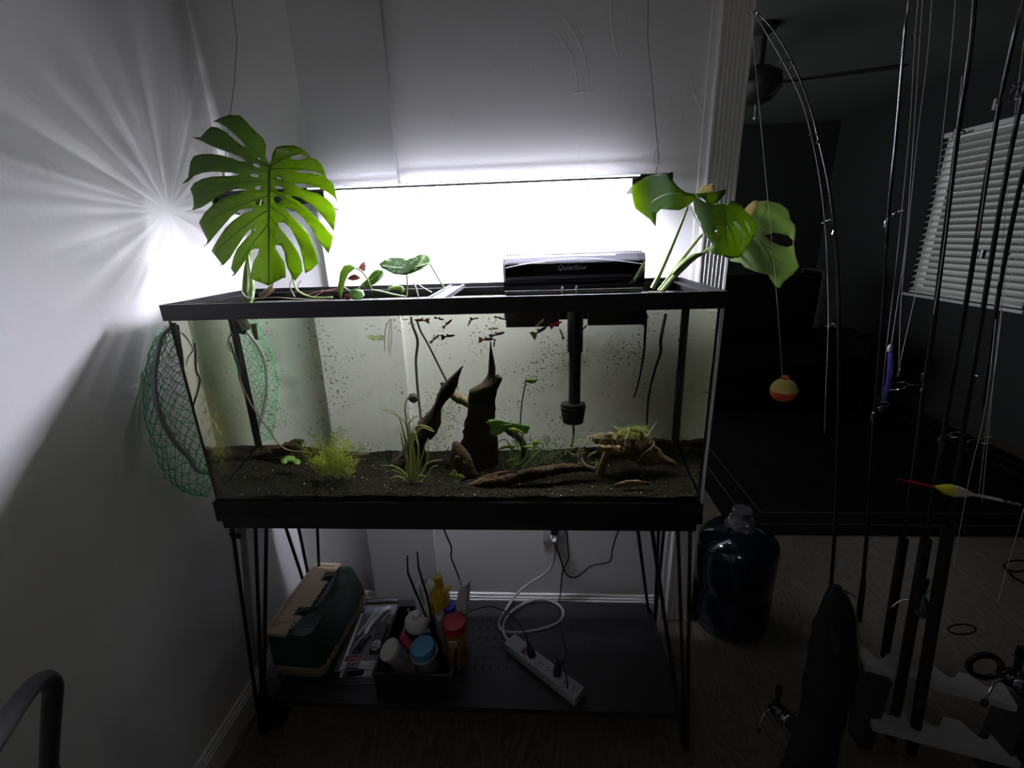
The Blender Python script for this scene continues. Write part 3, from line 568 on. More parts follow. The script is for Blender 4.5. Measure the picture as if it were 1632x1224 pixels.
stem(po, [(160,780),(200,770),(240,790),(300,770)], [6.5]*4, .07, M_STEM, z3); stem(po, [(0,830),(60,795),(130,780),(190,760)], [7.5,7.5,7.4,7.2], .06, M_PINK, z3, name='runner')
stem(po, [(652,735),(668,785),(682,838)], [8.2,8,7.8], .1, mat('grey_stake', (.2,.2,.2), .5), z3, name='stake')
stem(po, [(465,436),(470,455),(478,466),(500,474),(530,474)], [7.5,7.4,7.2,7,7], .1, M_STEM); stem(po, [(480,447),(474,458),(484,470),(515,462)], [7.8,7.6,7.6,7.6], .05, M_PINK, name='runner'); stem(po, [(468,440),(462,455),(470,473)], [7.6,7.4,7.4], .05, MATS['pale_root'], name='aerial_root')
stem(po, [(520,478),(470,476),(440,474),(405,476)], [6,6.2,6.3,6.4], .045, MATS['pale_root'], name='aerial_root')
for a in ([(622,508),(614,525),(613,560)], [(622,508),(620,535),(619,560)], [(624,508),(624,540),(621,566)]): stem(po, a, [9.5]*3, .035, M_STEMB, None, pw, 'hanging_root')
# --- monstera at the right end
mr = thing('monstera_plant', (46.2, 7.5, 19), 'monstera cutting with curled dark leaves leaning over the right tank end', 'plant')
leaf(mr, [(725,150),(760,125),(800,100),(850,85),(905,80),(930,115),(960,150),(1000,180),(1045,188),(1060,208),(1010,250),(970,272),(920,270),(875,265),(852,290),(848,355),(820,320),(780,290),(745,265),(733,225),(727,185)], z4, lambda x, y: 6.0+1.6*math.cos((x-725)/90.0)+.9*(y-180)/120, M_MON2, mid=[(1045,195),(960,185),(880,200),(820,250),(845,345)])
leaf(mr, [(1045,188),(1100,184),(1150,180),(1205,165),(1202,190),(1160,235),(1120,242),(1085,210),(1055,208)], z4, lambda x, y: 5.6-.8*(y-180)/60+.3*math.sin(x/20), M_MON2)
leaf(mr, [(1058,180),(1080,155),(1105,140),(1140,135),(1152,160),(1145,178),(1100,184)], z4, lambda x, y: 7.2-.4*(y-150)/30, leaf_mat('cream_leaf_tip', (.62,.55,.30), (.55,.48,.22), (.75,.66,.4), .4, 20, .6), name='cream_leaf')
leaf(mr, [(1030,230),(1060,207),(1100,232),(1150,243),(1195,240),(1210,250),(1235,222),(1270,235),(1310,280),(1350,320),(1368,350),(1350,400),(1310,470),(1270,517),(1220,506),(1160,500),(1113,485),(1146,455),(1100,400),(1072,350),(1040,300),(1027,262)], z4,
     lambda x, y: 3.6+1.3*((x-1200)/150)**2-.7*(y-250)/120, M_MON, holes=[[(1238,330),(1255,326),(1280,350),(1298,390),(1296,440),(1280,480),(1288,420),(1270,375)], [(1295,322),(1310,330),(1330,365),(1330,400),(1318,370)], ell(1212,355,5,12,20), ell(1155,378,9,4,-20)], mid=[(1203,250),(1205,320),(1190,400),(1140,480)], veins=[((1205,270),(1260,290),(1320,310)), ((1205,330),(1235,380),(1262,470)), ((1200,360),(1210,430),(1225,495)), ((1204,300),(1150,290),(1050,250)), ((1200,350),(1150,350),(1090,350)), ((1190,390),(1160,400),(1120,410))])
leaf(mr, [(1300,285),(1320,245),(1360,228),(1420,222),(1480,235),(1525,270),(1535,320),(1565,360),(1562,405),(1552,440),(1560,500),(1580,560),(1550,600),(1500,640),(1478,672),(1452,652),(1420,600),(1360,586),(1300,562),(1285,542),(1230,532),(1222,515),(1190,470),(1215,400),(1225,330),(1260,300)], z4,
     lambda x, y: 5.2+.9*((x-1420)/150)**2-1.0*(y-400)/200+.25*math.sin((x-y)/35), M_PALE, holes=[[(1405,402),(1450,386),(1520,400),(1548,425),(1548,450),(1520,460),(1480,450),(1440,432)]], mid=[(1345,395),(1410,470),(1450,560),(1476,660)], veins=[((1380,432),(1440,470),(1535,490)), ((1425,505),(1480,540),(1565,560)), ((1385,440),(1380,500),(1370,575)), ((1430,515),(1425,560),(1432,610)), ((1352,400),(1400,360),(1530,310)), ((1350,395),(1380,320),(1430,240))])
leaf(mr, [(1300,270),(1320,245),(1345,225),(1368,222),(1370,245),(1355,275),(1340,300),(1318,300)], z4, lambda x, y: 4.3, MATS['cream_leaf_tip'], name='cream_leaf')
stem(mr, [(830,670),(880,570),(940,430),(985,320),(1010,255)], [7,7,6.6,6.3,6], .24, M_STEM, z4, r1=.12, name='petiole'); stem(mr, [(868,684),(930,600),(1000,500),(1085,395)], [5.5,5.3,5,4.6], .26, M_STEM, z4, r1=.12, name='petiole')
stem(mr, [(880,688),(950,605),(1040,520),(1100,485),(1143,458)], [5,4.8,4.4,4,3.6], .26, M_STEM, z4, r1=.14, name='petiole'); stem(mr, [(1143,458),(1200,500),(1260,505),(1345,395)], [4.2,5,5.4,5.2], .12, M_STEM, z4, name='petiole')
m = MB(); q = spline([py(*z4(a, b), c) for a, b, c in ((930,600,4.8),(985,545,4.5),(1040,505,4.2),(1090,490,4.0))], 5); m.tube(q, [.1,.2,.28,.34,.38,.4,.4,.38,.36,.34,.3,.27,.22,.16,.1,.05], 8, flat=.6); m.build('leaf_sheath', M_STEM, mr)
stem(mr, [(860,690),(835,690),(815,690)], [6,6.2,6.4], .1, M_STEMB, z4, name='root')
root([(1030,500),(1028,535),(1026,563),(1018,608),(1010,634)], [10,10,10,10,10], .15, M_W1, mr); root([(1061,500),(1053,542),(1053,561),(1044,589),(1034,631),(1031,678),(1031,690)], [9.5]*7, .17, M_W1, mr)

# ------------------------------------------------------------------ water plants
M_LIME = leaf_mat('lime_water_leaf', (.30,.36,.05), (.20,.27,.04), (.35,.4,.05), .5, 30, .35); M_GRASS = leaf_mat('grass_blade', (.20,.27,.05), (.36,.38,.14), (.2,.25,.05), .5, 8, .25)
M_DKG = leaf_mat('dark_water_leaf', (.08,.17,.025), (.13,.23,.045), (.12,.22,.03), .4, 25, .3); M_MOSS = mat('water_moss', (.07,.09,.02), .8, col2=(.03,.045,.012), noise_scale=60)
ra = random.Random(11)
w = thing('water_wisteria', pw(530,770,4.5), 'bushy lime green feathery water plant at the left of the gravel', 'water plant')
m = MB(); ms = MB()
for i in range(19):
    u0, v0 = ra.uniform(500, 560), ra.uniform(742, 772); u1, v1 = u0+ra.uniform(-38, 34), ra.uniform(684, 735)
    u1 = min(576, max(480, u1)); y0 = ra.uniform(3, 6); y1 = y0+ra.uniform(-.8, .8)
    q = spline([pw(u0, v0, y0), pw(lerp(u0,u1,.4), lerp(v0,v1,.55), y0), pw(u1, v1, y1)], 6); ms.tube(q, .035, 5)
    for k, p in enumerate(q[2:]):
        d = (q[min(k+3, len(q)-1)]-q[k+1]).normalized()
        for sgn in (-1, 1, -1, 1):
            s_ = d.cross(Vector((ra.uniform(-.5,.5), -1, ra.uniform(-.4,.4)))).normalized()*sgn; tip = p + s_*ra.uniform(.35,.75) + d*ra.uniform(.2,.6) + Vector((0, ra.uniform(-.25,.25), 0)); mid_ = lerp(p, tip, .5); wv = d.cross(s_).cross(s_).normalized()*.055
            m.add([p, mid_+wv, tip, mid_-wv], [(0,1,2,3)])
m.build('foliage', M_LIME, w)['kind'] = 'stuff'; ms.build('stems', M_STEM, w)
g = thing('grass_plant', pw(657,768,4), 'grassy water plant with long arching pale green blades in front of the leaning driftwood', 'water plant')
def blade(par, pts, ys, wd, m_, P=pw, zf=z77, name='blade'):
    q = spline([P(*zf(u, v), y) for (u, v), y in zip(pts, ys)], 6); k = len(q); vs = []; fs = []
    for i, p in enumerate(q):
        t = (q[min(i+1, k-1)]-q[max(i-1, 0)]).normalized(); a = t.cross(Vector((.2, -1, .25))).normalized(); w_ = wd*min(1, 1.15*(1-i/(k-1))**.5)+.012
        vs += [p-a*w_, p+Vector((0,-.03,0)), p+a*w_]
    for i in range(k-1):
        for j in (0, 1): fs.append((i*3+j, i*3+j+1, i*3+4+j, i*3+3+j))
    mb = MB(); mb.add(vs, fs); o = mb.build(name, m_, par, angle=180); solid(o, .02); return o
B0 = [([(515,1060),(470,800),(430,600)],), ([(520,1050),(450,720),(425,595)],), ([(530,1040),(500,650),(460,500),(380,440),(225,375)],), ([(525,1050),(490,600),(465,400),(480,310),(540,275),(590,310)],), ([(540,1040),(580,760),(560,620),(525,540)],), ([(530,1040),(510,760),(500,620),(525,530)],),
 ([(540,1050),(530,700),(600,560),(680,575),(720,590)],), ([(535,1050),(520,640),(570,540),(660,545),(715,580)],), ([(545,1050),(600,850),(640,720),(660,650)],), ([(550,1050),(640,900),(665,760),(668,640)],), ([(525,1060),(470,960),(380,890),(255,880)],), ([(520,1060),(440,960),(370,925),(295,930)],), ([(515,1060),(460,1000),(400,975),(325,995)],),
 ([(530,1060),(570,985),(620,968),(668,992)],), ([(530,1065),(580,1020),(640,1025),(708,1055)],), ([(515,1060),(480,950),(470,880)],), ([(540,1050),(600,930),(680,850),(790,830)],), ([(545,1060),(640,990),(700,900),(760,880)],), ([(520,1050),(440,540),(360,410),(260,395)],), ([(500,1060),(540,1040),(565,1040)],), ([(535,1040),(545,800),(500,520),(600,440)],), ([(540,1050),(585,880),(575,700),(545,640)],), ([(525,1050),(480,780),(470,640),(450,580)],)]
for i, (pts,) in enumerate(B0): y0 = 4+ra.uniform(-.4,.4); blade(g, pts, [y0+ra.uniform(-.5,.5)*k/len(pts) for k in range(len(pts))], ra.uniform(.055,.09), M_GRASS)
# broad leaved plant
an = thing('broad_leaf_plant', pw(838,742,5), 'dark green broad leaved water plant right of the tall driftwood', 'water plant')
c0 = lambda y0, k=.4: (lambda x, y: y0 + k*math.sin(x/40))
leaf(an, [(920,725),(950,705),(985,703),(1040,715),(1090,735),(1060,760),(1030,790),(1000,805),(965,805),(950,790),(955,755),(940,735)], z6, c0(4.5), M_DKG, P=pw, mid=[(1090,735),(1020,740),(950,730)])
leaf(an, [(1060,718),(1110,730),(1160,735),(1200,745),(1190,790),(1160,800),(1120,770),(1080,770),(1070,745)], z6, c0(4.8), M_DKG, P=pw); leaf(an, [(1070,765),(1100,755),(1150,780),(1185,800),(1150,790),(1110,780),(1085,778)], z6, c0(4.2), M_LIME, P=pw)
leaf(an, [(1000,890),(1030,868),(1080,862),(1115,875),(1100,885),(1050,885),(1010,900)], z6, c0(4.2), M_LIME, P=pw); leaf(an, [(1160,872),(1190,868),(1220,872),(1205,888),(1180,890)], z6, c0(4), M_LIME, P=pw); leaf(an, [(1215,855),(1235,838),(1263,835),(1262,855),(1240,865),(1220,868)], z6, c0(4), M_LIME, P=pw)
leaf(an, [(1057,965),(1080,952),(1105,945),(1095,970),(1080,982),(1065,975)], z6, c0(3.8), M_LIME, P=pw); leaf(an, [(1140,735),(1200,738),(1203,760),(1180,790),(1150,770)], z6, c0(5.2), M_DKG, P=pw)
for a, b, c in (((1120,1010),(1130,900),(1090,760)), ((1125,1010),(1150,880),(1160,790)), ((1120,1015),(1080,930),(1110,870)), ((1130,1010),(1180,930),(1190,885)), ((1130,1010),(1190,940),(1240,862)), ((1115,1010),(1100,980),(1085,965)), ((1120,1010),(1060,840),(1000,845)), ((1150,1010),(1200,960),(1260,900))): stem(an, [a, b, c], [4.6,4.5,4.6], .07, M_DKG, z6, pw)
m = MB(); path_limb(m, [(804,682,5),(820,692,6),(834,708,5),(838,735,6)], [6,5.8,5.6,5.2], 61); m.build('rhizome', M_W1, an)
tl = thing('single_leaf_plant', pw(833,705,7), 'thin upright stalk with one small dark leaf behind the broad leaved plant', 'water plant')
stem(tl, [(1142,735),(1150,620),(1165,520),(1178,472)], [7.5]*4, .07, M_W1, z6, pw); leaf(tl, [(1162,468),(1180,452),(1205,445),(1235,450),(1258,457),(1235,470),(1215,480),(1185,470)], z6, c0(7.5), M_DKG, P=pw)
# stringy moss between the plants
def moss(par_label, u0, u1, v0, v1, y0, y1, n, ln, m_, name='moss', seed=1):
    r_ = random.Random(seed); mb = MB()
    for i in range(n):
        u, v, y = r_.uniform(u0, u1), r_.uniform(v0, v1), r_.uniform(y0, y1); p = pw(u, v, y); q = [p]; d = Vector((r_.uniform(-1,1), r_.uniform(-.5,.5), r_.uniform(-.3,1))).normalized()
        for k in range(4): d = (d+Vector((r_.uniform(-.5,.5), r_.uniform(-.4,.4), r_.uniform(-.5,.35)))).normalized(); q.append(q[-1]+d*ln*r_.uniform(.6,1.2))
        mb.tube(q, [.03,.03,.028,.02,.01], 4)
    o = mb.build(name, m_); return tag(o, par_label, 'moss', kind='stuff')
moss('dark stringy moss between the broad leaved plant and the mossy root', 815, 895, 700, 745, 5, 8, 220, .32, M_MOSS, seed=5)
moss('bright green moss tuft on top of the knotted root', 985, 1032, 682, 700, 4.6, 5.6, 150, .22, M_LIME, seed=6)
moss('pale thready moss hanging at the left end of the knotted root', 900, 965, 690, 745, 4.6, 5.6, 70, .34, mat('pale_thready_moss', (.15,.16,.06), .8), seed=8)
m = MB(); rr_ = random.Random(2)
for i in range(110):
    u, v = rr_.uniform(588, 612), rr_.uniform(534, 542); p = pw(u, v, 9+rr_.uniform(-.5,.5)); m.tube([p, p+Vector((rr_.uniform(-.4,.4), rr_.uniform(-.3,.3), rr_.uniform(-.25,.25)))], [.03,.015], 4)
tag(m.build('floating_weed', M_LIME), 'yellow green weed tuft drifting below the surface at left', 'weed')
rt = thing('root_strands', pw(1000,735,4.2), 'pale bare roots draped over the knotted brown root', 'roots')
for pts in ([(1020,700),(990,745),(965,785),(960,790)], [(1005,820),(990,850),(940,890),(900,940),(860,970)], [(590,790),(650,775),(700,768),(770,770)], [(860,690),(855,750),(830,800),(828,850)], [(780,860),(800,878),(825,870)], [(955,780),(975,800),(975,830)], [(560,920),(590,960),(640,972)], [(655,940),(650,965),(630,990)]):
    q = spline([pw(*z7(a, b), 4.2) for a, b in pts], 5); mb = MB(); mb.tube(q, [.07*(1-.6*i/len(q)) for i in range(len(q))], 5); mb.build('root', mat('cream_root', (.5,.46,.32), .6), rt)
sp = thing('sprout', pw(728,768,2.5), 'tiny bright green sprout on the gravel before the hollow stump', 'water plant')
for dx, dy, a in ((-9,-9,0), (-4,-14,1), (6,-7,2), (9,-5,3), (0,-8,4)):
    leaf(sp, [(728+dx-5, 766+dy), (728+dx, 766+dy-4), (728+dx+5, 766+dy), (728+dx, 766+dy+3)], lambda x, y: (x, y), lambda x, y: 2.5, M_LIME, P=pw, step=3); stem(sp, [(728,770),(728+dx*.6,768+dy*.5),(728+dx,766+dy)], [2.5]*3, .03, M_STEM, None, pw)
lw = thing('low_leaf_plant', pw(470,735,6), 'few round green leaves beside the bark chunk at left', 'water plant')
for c, rx in (((462,731),9), ((473,736),6), ((453,735),5)): leaf(lw, ell(*c, rx, 5), lambda x, y: (x, y), lambda x, y: 6-.1*(y-730), M_DKG, P=pw, step=5)
# ------------------------------------------------------------------ guppies
def fish(u, v, L, ang, flip, cb, ct, y, label, fan=1.0):
    """L: length in inches; ang: degrees nose up; flip: nose to the left"""
    c = pw(u, v, y); sx = -1 if flip else 1; A = math.radians(ang)
    def T(x, yy, z):
        X = sx*(x*math.cos(A)-z*math.sin(A)); Z = x*math.sin(A)+z*math.cos(A); return c+Vector((X, yy, Z))*L
    root_ = thing('guppy', c, label, 'fish', 'guppies in the aquarium')
    mb = MB(); prof = [(.5,.004),(.47,.035),(.40,.065),(.28,.088),(.12,.09),(-.02,.07),(-.14,.045),(-.2,.035)]; n = 10; vs = []; fs = []
    for x, r in prof:
        for j in range(n): t = 2*math.pi*j/n; vs.append(T(x, r*.6*math.cos(t), r*math.sin(t)+.01*x))
    for i in range(len(prof)-1):
        for j in range(n): fs.append((i*n+j, i*n+(j+1)%n, (i+1)*n+(j+1)%n, (i+1)*n+j))
    fs += [tuple(range(n)), tuple((len(prof)-1)*n+j for j in range(n))]
    mb.add(vs, fs); mb.build('body', cb, root_)
    mb = MB(); h = .17*fan
    pts = [(-.18,.035),(-.3,.12*fan),(-.5,h),(-.47,.05),(-.49,-.06),(-.5,-h),(-.3,-.12*fan),(-.18,-.035)]
    mb.add([T(x, .006, z) for x, z in pts]+[T(x, -.006, z) for x, z in pts], [tuple(range(8)), tuple(range(15,7,-1))]+[(i,(i+1)%8,8+(i+1)%8,8+i) for i in range(8)]); mb.build('tail_fin', ct, root_)
    mb = MB(); pts = [(.08,.08),(.0,.17),(-.14,.16),(-.08,.06)]
    mb.add([T(x, .004, z) for x, z in pts]+[T(x, -.004, z) for x, z in pts], [(0,1,2,3), (7,6,5,4)]+[(i,(i+1)%4,4+(i+1)%4,4+i) for i in range(4)]); mb.build('dorsal_fin', ct, root_)
    mb = MB()
    for s_ in (-1, 1): mb.ico(T(.41, s_*.036, .025), .016*L, 1)
    mb.build('eyes', mat('fish_eye', (.01,.01,.01), .2), root_)
F_OR = mat('orange_fish', (.55,.26,.10), .35); F_DK = mat('dark_fish', (.05,.05,.055), .35); F_GR = mat('grey_fish', (.2,.2,.19), .35); F_WH = mat('white_fish', (.65,.62,.56), .35); F_RD = mat('red_fish', (.5,.03,.03), .35); F_TN = mat('tan_fish', (.42,.33,.2), .4)
for a in ((672,510.5,1.5,5,True,F_OR,F_WH,6,'pale orange guppy under the surface beside the air tube',1.1), (700,508,1.0,-15,False,F_DK,F_DK,6,'small dark guppy at the surface, leftmost of the dark ones',.8), (713,516,1.25,40,False,F_OR,F_TN,4,'orange brown guppy tilted nose up left of centre',.8), (749,513,.9,-60,True,F_GR,F_DK,5,'grey fan tailed guppy turned downward near the surface',1.4),
          (757,508,.8,10,False,F_DK,F_DK,5.5,'tiny dark guppy touching the surface above the driftwood spike',1), (796,507,1.0,-15,False,F_GR,F_GR,6,'grey guppy at the surface left of the filter',.8), (693,540,1.3,38,False,F_TN,F_OR,4.5,'slim tan orange guppy lowest at the left of the shoal',.7), (714,536,1.35,8,False,F_DK,F_DK,4,'dark guppy with a triangular black tail',1.3),
          (787,524,.95,3,False,F_OR,F_OR,5,'small orange guppy above the driftwood spike',.6), (792,533,1.5,14,False,F_GR,F_GR,3.5,'slender grey guppy just over the driftwood spike',.8), (775,541,1.45,2,False,F_DK,F_OR,3,'black guppy with a bright orange tail at the spike',1.3), (788,547,.8,-80,True,F_DK,F_DK,4,'tiny dark guppy right beside the spike tip',.9),
          (860,528,1.7,32,False,F_DK,F_TN,3,'large dark guppy with a tan fan tail under the filter',1.5), (861,514.5,1.0,45,False,F_WH,F_WH,3,'white guppy before the dark filter outlet',1), (886,516.5,1.2,20,False,F_RD,F_RD,3,'red guppy next to the filter intake',1.6), (895,532,1.1,70,True,F_WH,F_WH,3.5,'white guppy turned upright left of the intake tube',1), (930,524,1.0,50,False,F_DK,F_GR,4,'dark guppy at the right of the intake tube',1)):
    fish(*a)
# ------------------------------------------------------------------ fittings in the tank
M_TUBE = mat('grey_airline', (.16,.16,.15), .4); M_BLK = mat('black_plastic', (.012,.012,.013), .3); M_BLKR = mat('black_rubber', (.014,.014,.014), .55)
t_ = thing('air_tube', pw(660,510,9), 'grey air tube hanging down behind the leaning driftwood with a round suction cup', 'tube')
stem(t_, [(455,60),(462,110),(495,210),(485,330),(495,500),(517,700),(525,760)], [10]*7, .15, M_TUBE, z6, pw, 'hose')
m = MB(); m.lathe([(.15,0),(.45,.05),(.55,.15),(.5,.22),(.2,.35)], Matrix.Translation(pw(659,634,9.8)) @ Matrix.Rotation(math.radians(90), 4, 'X'), 16); m.build('suction_cup', M_BLKR, t_)
o = stem(None, [(490,80),(515,150),(560,230),(620,350),(685,478),(700,510)], [10,10,9.8,9.6,9.3,9.2], .11, M_BLKR, z6, pw, 'heater_cable'); tag(o, 'thin black cable slanting down to the leaning driftwood', 'cable')
th = thing('thermometer_strip', pw(283,560,.45), 'narrow black thermometer strip stuck inside the front pane at left', 'thermometer')
m = MB(); a, b, c, d = [pw(u, v, .43) for u, v in ((275,518),(285,517),(294,584),(287,585))]; m.add([a,b,c,d]+[p+Vector((0,.03,0)) for p in (a,b,c,d)], [(3,2,1,0),(4,5,6,7),(0,1,5,4),(1,2,6,5),(2,3,7,6),(3,0,4,7)]); m.build('strip', mat('black_strip', (.02,.02,.02), .4), th)
m = MB()
for i in range(8): t = .12+.1*i; p = lerp(lerp(a,b,.5), lerp(d,c,.5), t)-Vector((0,.012,0)); m.box(p.x-.12, p.x+.12, p.y-.005, p.y+.005, p.z-.06, p.z+.06)
m.build('scale_marks', mat('grey_green_mark', (.06,.075,.06), .4), th)
# ------------------------------------------------------------------ hang-on filter
fl = thing('hang_on_filter', (37, 11.5, 19.5), 'black hang on filter with a clear smoky lid on the back rim of the tank', 'filter')
xa, xb, ya, yb, z0, z1 = 29.4, 44.2, 11.2, 15.4, 19.8, 23.85
M_SMOKE = glass_mat('smoky_clear_lid', (.10,.10,.115), 3.0)
m = MB(); m.box(xa+.15, xb-.15, ya+.25, yb-.1, 17.5, 23.0, .2); m.build('filter_body', M_BLK, fl)
m = MB()
def lidpt(a, b):   # rounded lid: front face, curved shoulder, top
    x = lerp(xa, xb, a); q = [(ya,z0+.4),(ya,z0+2.4),(ya+.05,z1-.7),(ya+.25,z1-.25),(ya+.7,z1),(ya+2.2,z1+.1),(yb,z1+.05)]
    i = min(int(b*6), 5); t = b*6-i; y_, z_ = lerp(Vector(q[i]), Vector(q[i+1]), t); return (x, y_, z_+.12*math.sin(math.pi*a))
m.grid(lidpt, 13, 13)
for x in (xa, xb): m.add([(x,ya,z0+.4),(x,ya+.05,z1-.7),(x,ya+.25,z1-.25),(x,ya+.7,z1),(x,ya+2.2,z1+.1),(x,yb,z1+.05),(x,yb,z0+.4)], [tuple(range(7))])
o = m.build('lid', M_SMOKE, fl); o['label'] = 'clear smoky plastic lid'
m = MB(); q = [(lerp(xa+.3, xb-.3, i/24), ya-.03, z0+2.9+.75*math.sin(math.pi*i/24)) for i in range(25)]; m.tube(q, .045, 5); m.build('lid_seam', mat('grey_seam', (.2,.2,.21), .3), o)
m = MB(); m.tube([(xa+.1,ya-.02,z0+.45),(xb-.1,ya-.02,z0+.45)], .06, 6); m.tube([(xa+.1,ya+.5,z1-.05),(xb-.1,ya+.5,z1-.05)], .05, 6); m.build('lid_edge', MATS['grey_seam'], o)
m = MB()
for i in range(46): x = lerp(xa+.4, xb-.4, i/45); m.box(x, x+.14, ya+1.0, ya+1.6, z1+.02, z1+.12)
m.build('vent_ribs', M_BLK, o)
# script logo on the lid
def text(name, s, size, loc, M, m_, parent, ext=.01, align='CENTER', shear=0.0):
    cu = bpy.data.curves.new(name, 'FONT'); cu.body = s; cu.size = size; cu.extrude = ext; cu.align_x = align; cu.align_y = 'CENTER'; cu.shear = shear; cu.resolution_u = 3
    tmp = bpy.data.objects.new(name+'_tmp', cu); col.objects.link(tmp); dg = bpy.context.evaluated_depsgraph_get(); me = bpy.data.meshes.new_from_object(tmp.evaluated_get(dg))
    mb = MB(); mm = Matrix.Translation(Vector(loc)) @ M.to_4x4(); mb.add([mm @ v.co for v in me.vertices], [tuple(p.vertices) for p in me.polygons])
    bpy.data.objects.remove(tmp); bpy.data.curves.remove(cu); bpy.data.meshes.remove(me)
    return mb.build(name, m_, parent, smooth=False)
FRONT = Matrix.Rotation(math.radians(90), 3, 'X')
text('lettering', 'Quietflow', .75, ((xa+xb)/2-.2, ya-.03, z0+2.75), FRONT, mat('grey_print', (.15,.15,.16), .4), o, shear=.3)
for x in (35.5, 37.0):
    m = MB(); m.box(x, x+.25, ya-.25, ya, z0+.3, z0+.75, .05); m.ico((x+.12, ya-.2, z0+.75), .13, 1); m.build('lid_clip', mat('clear_clip', (.5,.5,.52), .2), fl)
m = MB(); a = pw(806,503,9.8); b = pw(891,520,9.8); m.box(a.x, b.x, 9.6, 10.4, b.z, a.z+.6, .08); m.build('outlet', M_BLK, fl)
m = MB(); a = pw(937,502,9.8); b = pw(1027,517,9.8); m.box(a.x, b.x, 9.6, 10.4, b.z, a.z+.6, .08); m.build('outlet', M_BLK, fl)
a = pw(904,510,10.6); b = pw(929,560,10.6); c = pw(906,640,10.6); d = pw(925,640,10.6); xm = (a.x+b.x)/2
m = MB(); m.tube([(xm,10.6,19.9),(xm,10.6,b.z)], (b.x-a.x)/2, 14); m.tube([(xm,10.6,b.z),((c.x+d.x)/2,10.6,c.z-.3)], (d.x-c.x)/2, 14); m.build('intake_tube', M_BLK, fl)
a = pw(894,643,10.6); b = pw(933,643,10.6); c = pw(899,675,10.6); d = pw(929,675,10.6); xm = (a.x+b.x)/2
m = MB(); r0, r1 = (b.x-a.x)/2, (d.x-c.x)/2; m.lathe([(r1*.8,c.z),(r1,c.z+.15),(r0*.97,a.z-.3),(r0,a.z-.25),(r0,a.z),(r0*.6,a.z+.05)], Matrix.Translation((xm,10.6,0)), 18)
for k in range(18):
    th_ = 2*math.pi*k/18; m.tube([(xm+r1*1.02*math.cos(th_),10.6+r1*1.02*math.sin(th_),c.z+.1),(xm+r0*1.02*math.cos(th_),10.6+r0*1.02*math.sin(th_),a.z-.2)], .05, 4)
for k in range(4): z = lerp(c.z+.2, a.z-.4, k/3); r_ = lerp(r1, r0, k/3)*1.04; m.lathe([(r_,z-.04),(r_+.03,z),(r_,z+.04)], Matrix.Translation((xm,10.6,0)), 18)
m.build('intake_strainer', M_BLK, fl)
stem(fl, [(914,676),(914,695),(911,712)], [10.6]*3, .14, M_BLK, None, pw, 'strainer_tip')
# ------------------------------------------------------------------ things on the lower shelf
ZT = ZS-.12
def loft(mb, levels, M=None):       # (z, x0, x1, y0, y1, corner cut): stacked eight-sided rings
    vs, fs = [], []
    for z, x0, x1, y0, y1, c in levels:
        for x, y in ((x0+c,y0),(x1-c,y0),(x1,y0+c),(x1,y1-c),(x1-c,y1),(x0+c,y1),(x0,y1-c),(x0,y0+c)): vs.append(Vector((x, y, z)))
    for i in range(len(levels)-1):
        for j in range(8): fs.append((i*8+j, i*8+(j+1)%8, (i+1)*8+(j+1)%8, (i+1)*8+j))
    fs += [tuple(range(7,-1,-1)), tuple((len(levels)-1)*8+j for j in range(8))]
    if M is not None: vs = [M @ v for v in vs]
    mb.add(vs, fs)
M_TAN = mat('tan_plastic', (.42,.34,.24), .5, bump=.05, bump_scale=200); M_GRN = mat('dark_green_plastic', (.018,.045,.032), .45)
tb = thing('tackle_box', (4, 7.6, ZT), 'tan and dark green plastic tackle box on the lower shelf', 'tackle box')
R = Matrix.Translation((4.1, 7.6, 0)) @ Matrix.Rotation(math.radians(-3), 4, 'Z')
m = MB(); loft(m, [(ZT,-2.4,2.2,-5.0,5.0,.7),(ZT+.9,-3.1,2.9,-5.7,5.7,.7),(-22.3,-3.5,3.4,-6.2,6.2,.8),(-22.0,-3.55,3.45,-6.25,6.25,.8)], R); m.build('bottom_tray', M_TAN, tb)
m = MB(); loft(m, [(-22.0,-3.6,3.5,-6.3,6.3,.8),(-20.6,-3.6,3.45,-6.25,6.25,.9),(-18.2,-3.5,2.6,-6.0,6.0,.6),(-17.6,-3.4,2.2,-5.9,5.9,.5)], R); lid = m.build('lid', M_GRN, tb)
m = MB()     # tan half lid with the stepped inner edge
poly = [(-3.55,-6.1),(-.55,-6.1),(-.35,-4.9),(-.05,-3.3),(-1.35,-3.3),(-1.35,-1.9),(.15,-1.9),(.15,2.6),(-1.0,2.6),(-1.0,4.2),(.35,4.2),(.35,6.1),(-3.3,6.1),(-3.55,5.7)]
m.prism(poly, -17.7, -17.35, R); hl = m.build('half_lid', M_TAN, tb)
m = MB(); pts = [R @ Vector((x, y, -17.33)) for x, y in ((-2.0,-4.4),(-3.0,-5.2),(-3.1,0),(-3.0,5.4),(-.3,5.5))]; m.tube(pts, .12, 6); m.tube([R @ Vector((x, y, -17.33)) for x, y in ((-2.0,-4.3),(-.6,-4.0))], .12, 6); m.build('raised_edge', M_TAN, hl)
m = MB(); m.box(-3.6, -3.3, -6.1, 6.1, -19.6, -17.4, .1, R); m.build('hinge_side', M_TAN, hl)
m = MB()
m.tube([R @ Vector(p) for p in ((-.9,-2.6,-17.5),(.2,-2.6,-17.1),(1.2,-2.4,-16.9),(1.45,0,-16.85),(1.2,3.2,-16.9),(.2,3.4,-17.1),(-.7,3.4,-17.5))], [.3,.35,.42,.45,.42,.35,.3], 8, flat=.7); m.build('handle', mat('black_green_plastic', (.008,.016,.013), .4), tb)
m = MB()
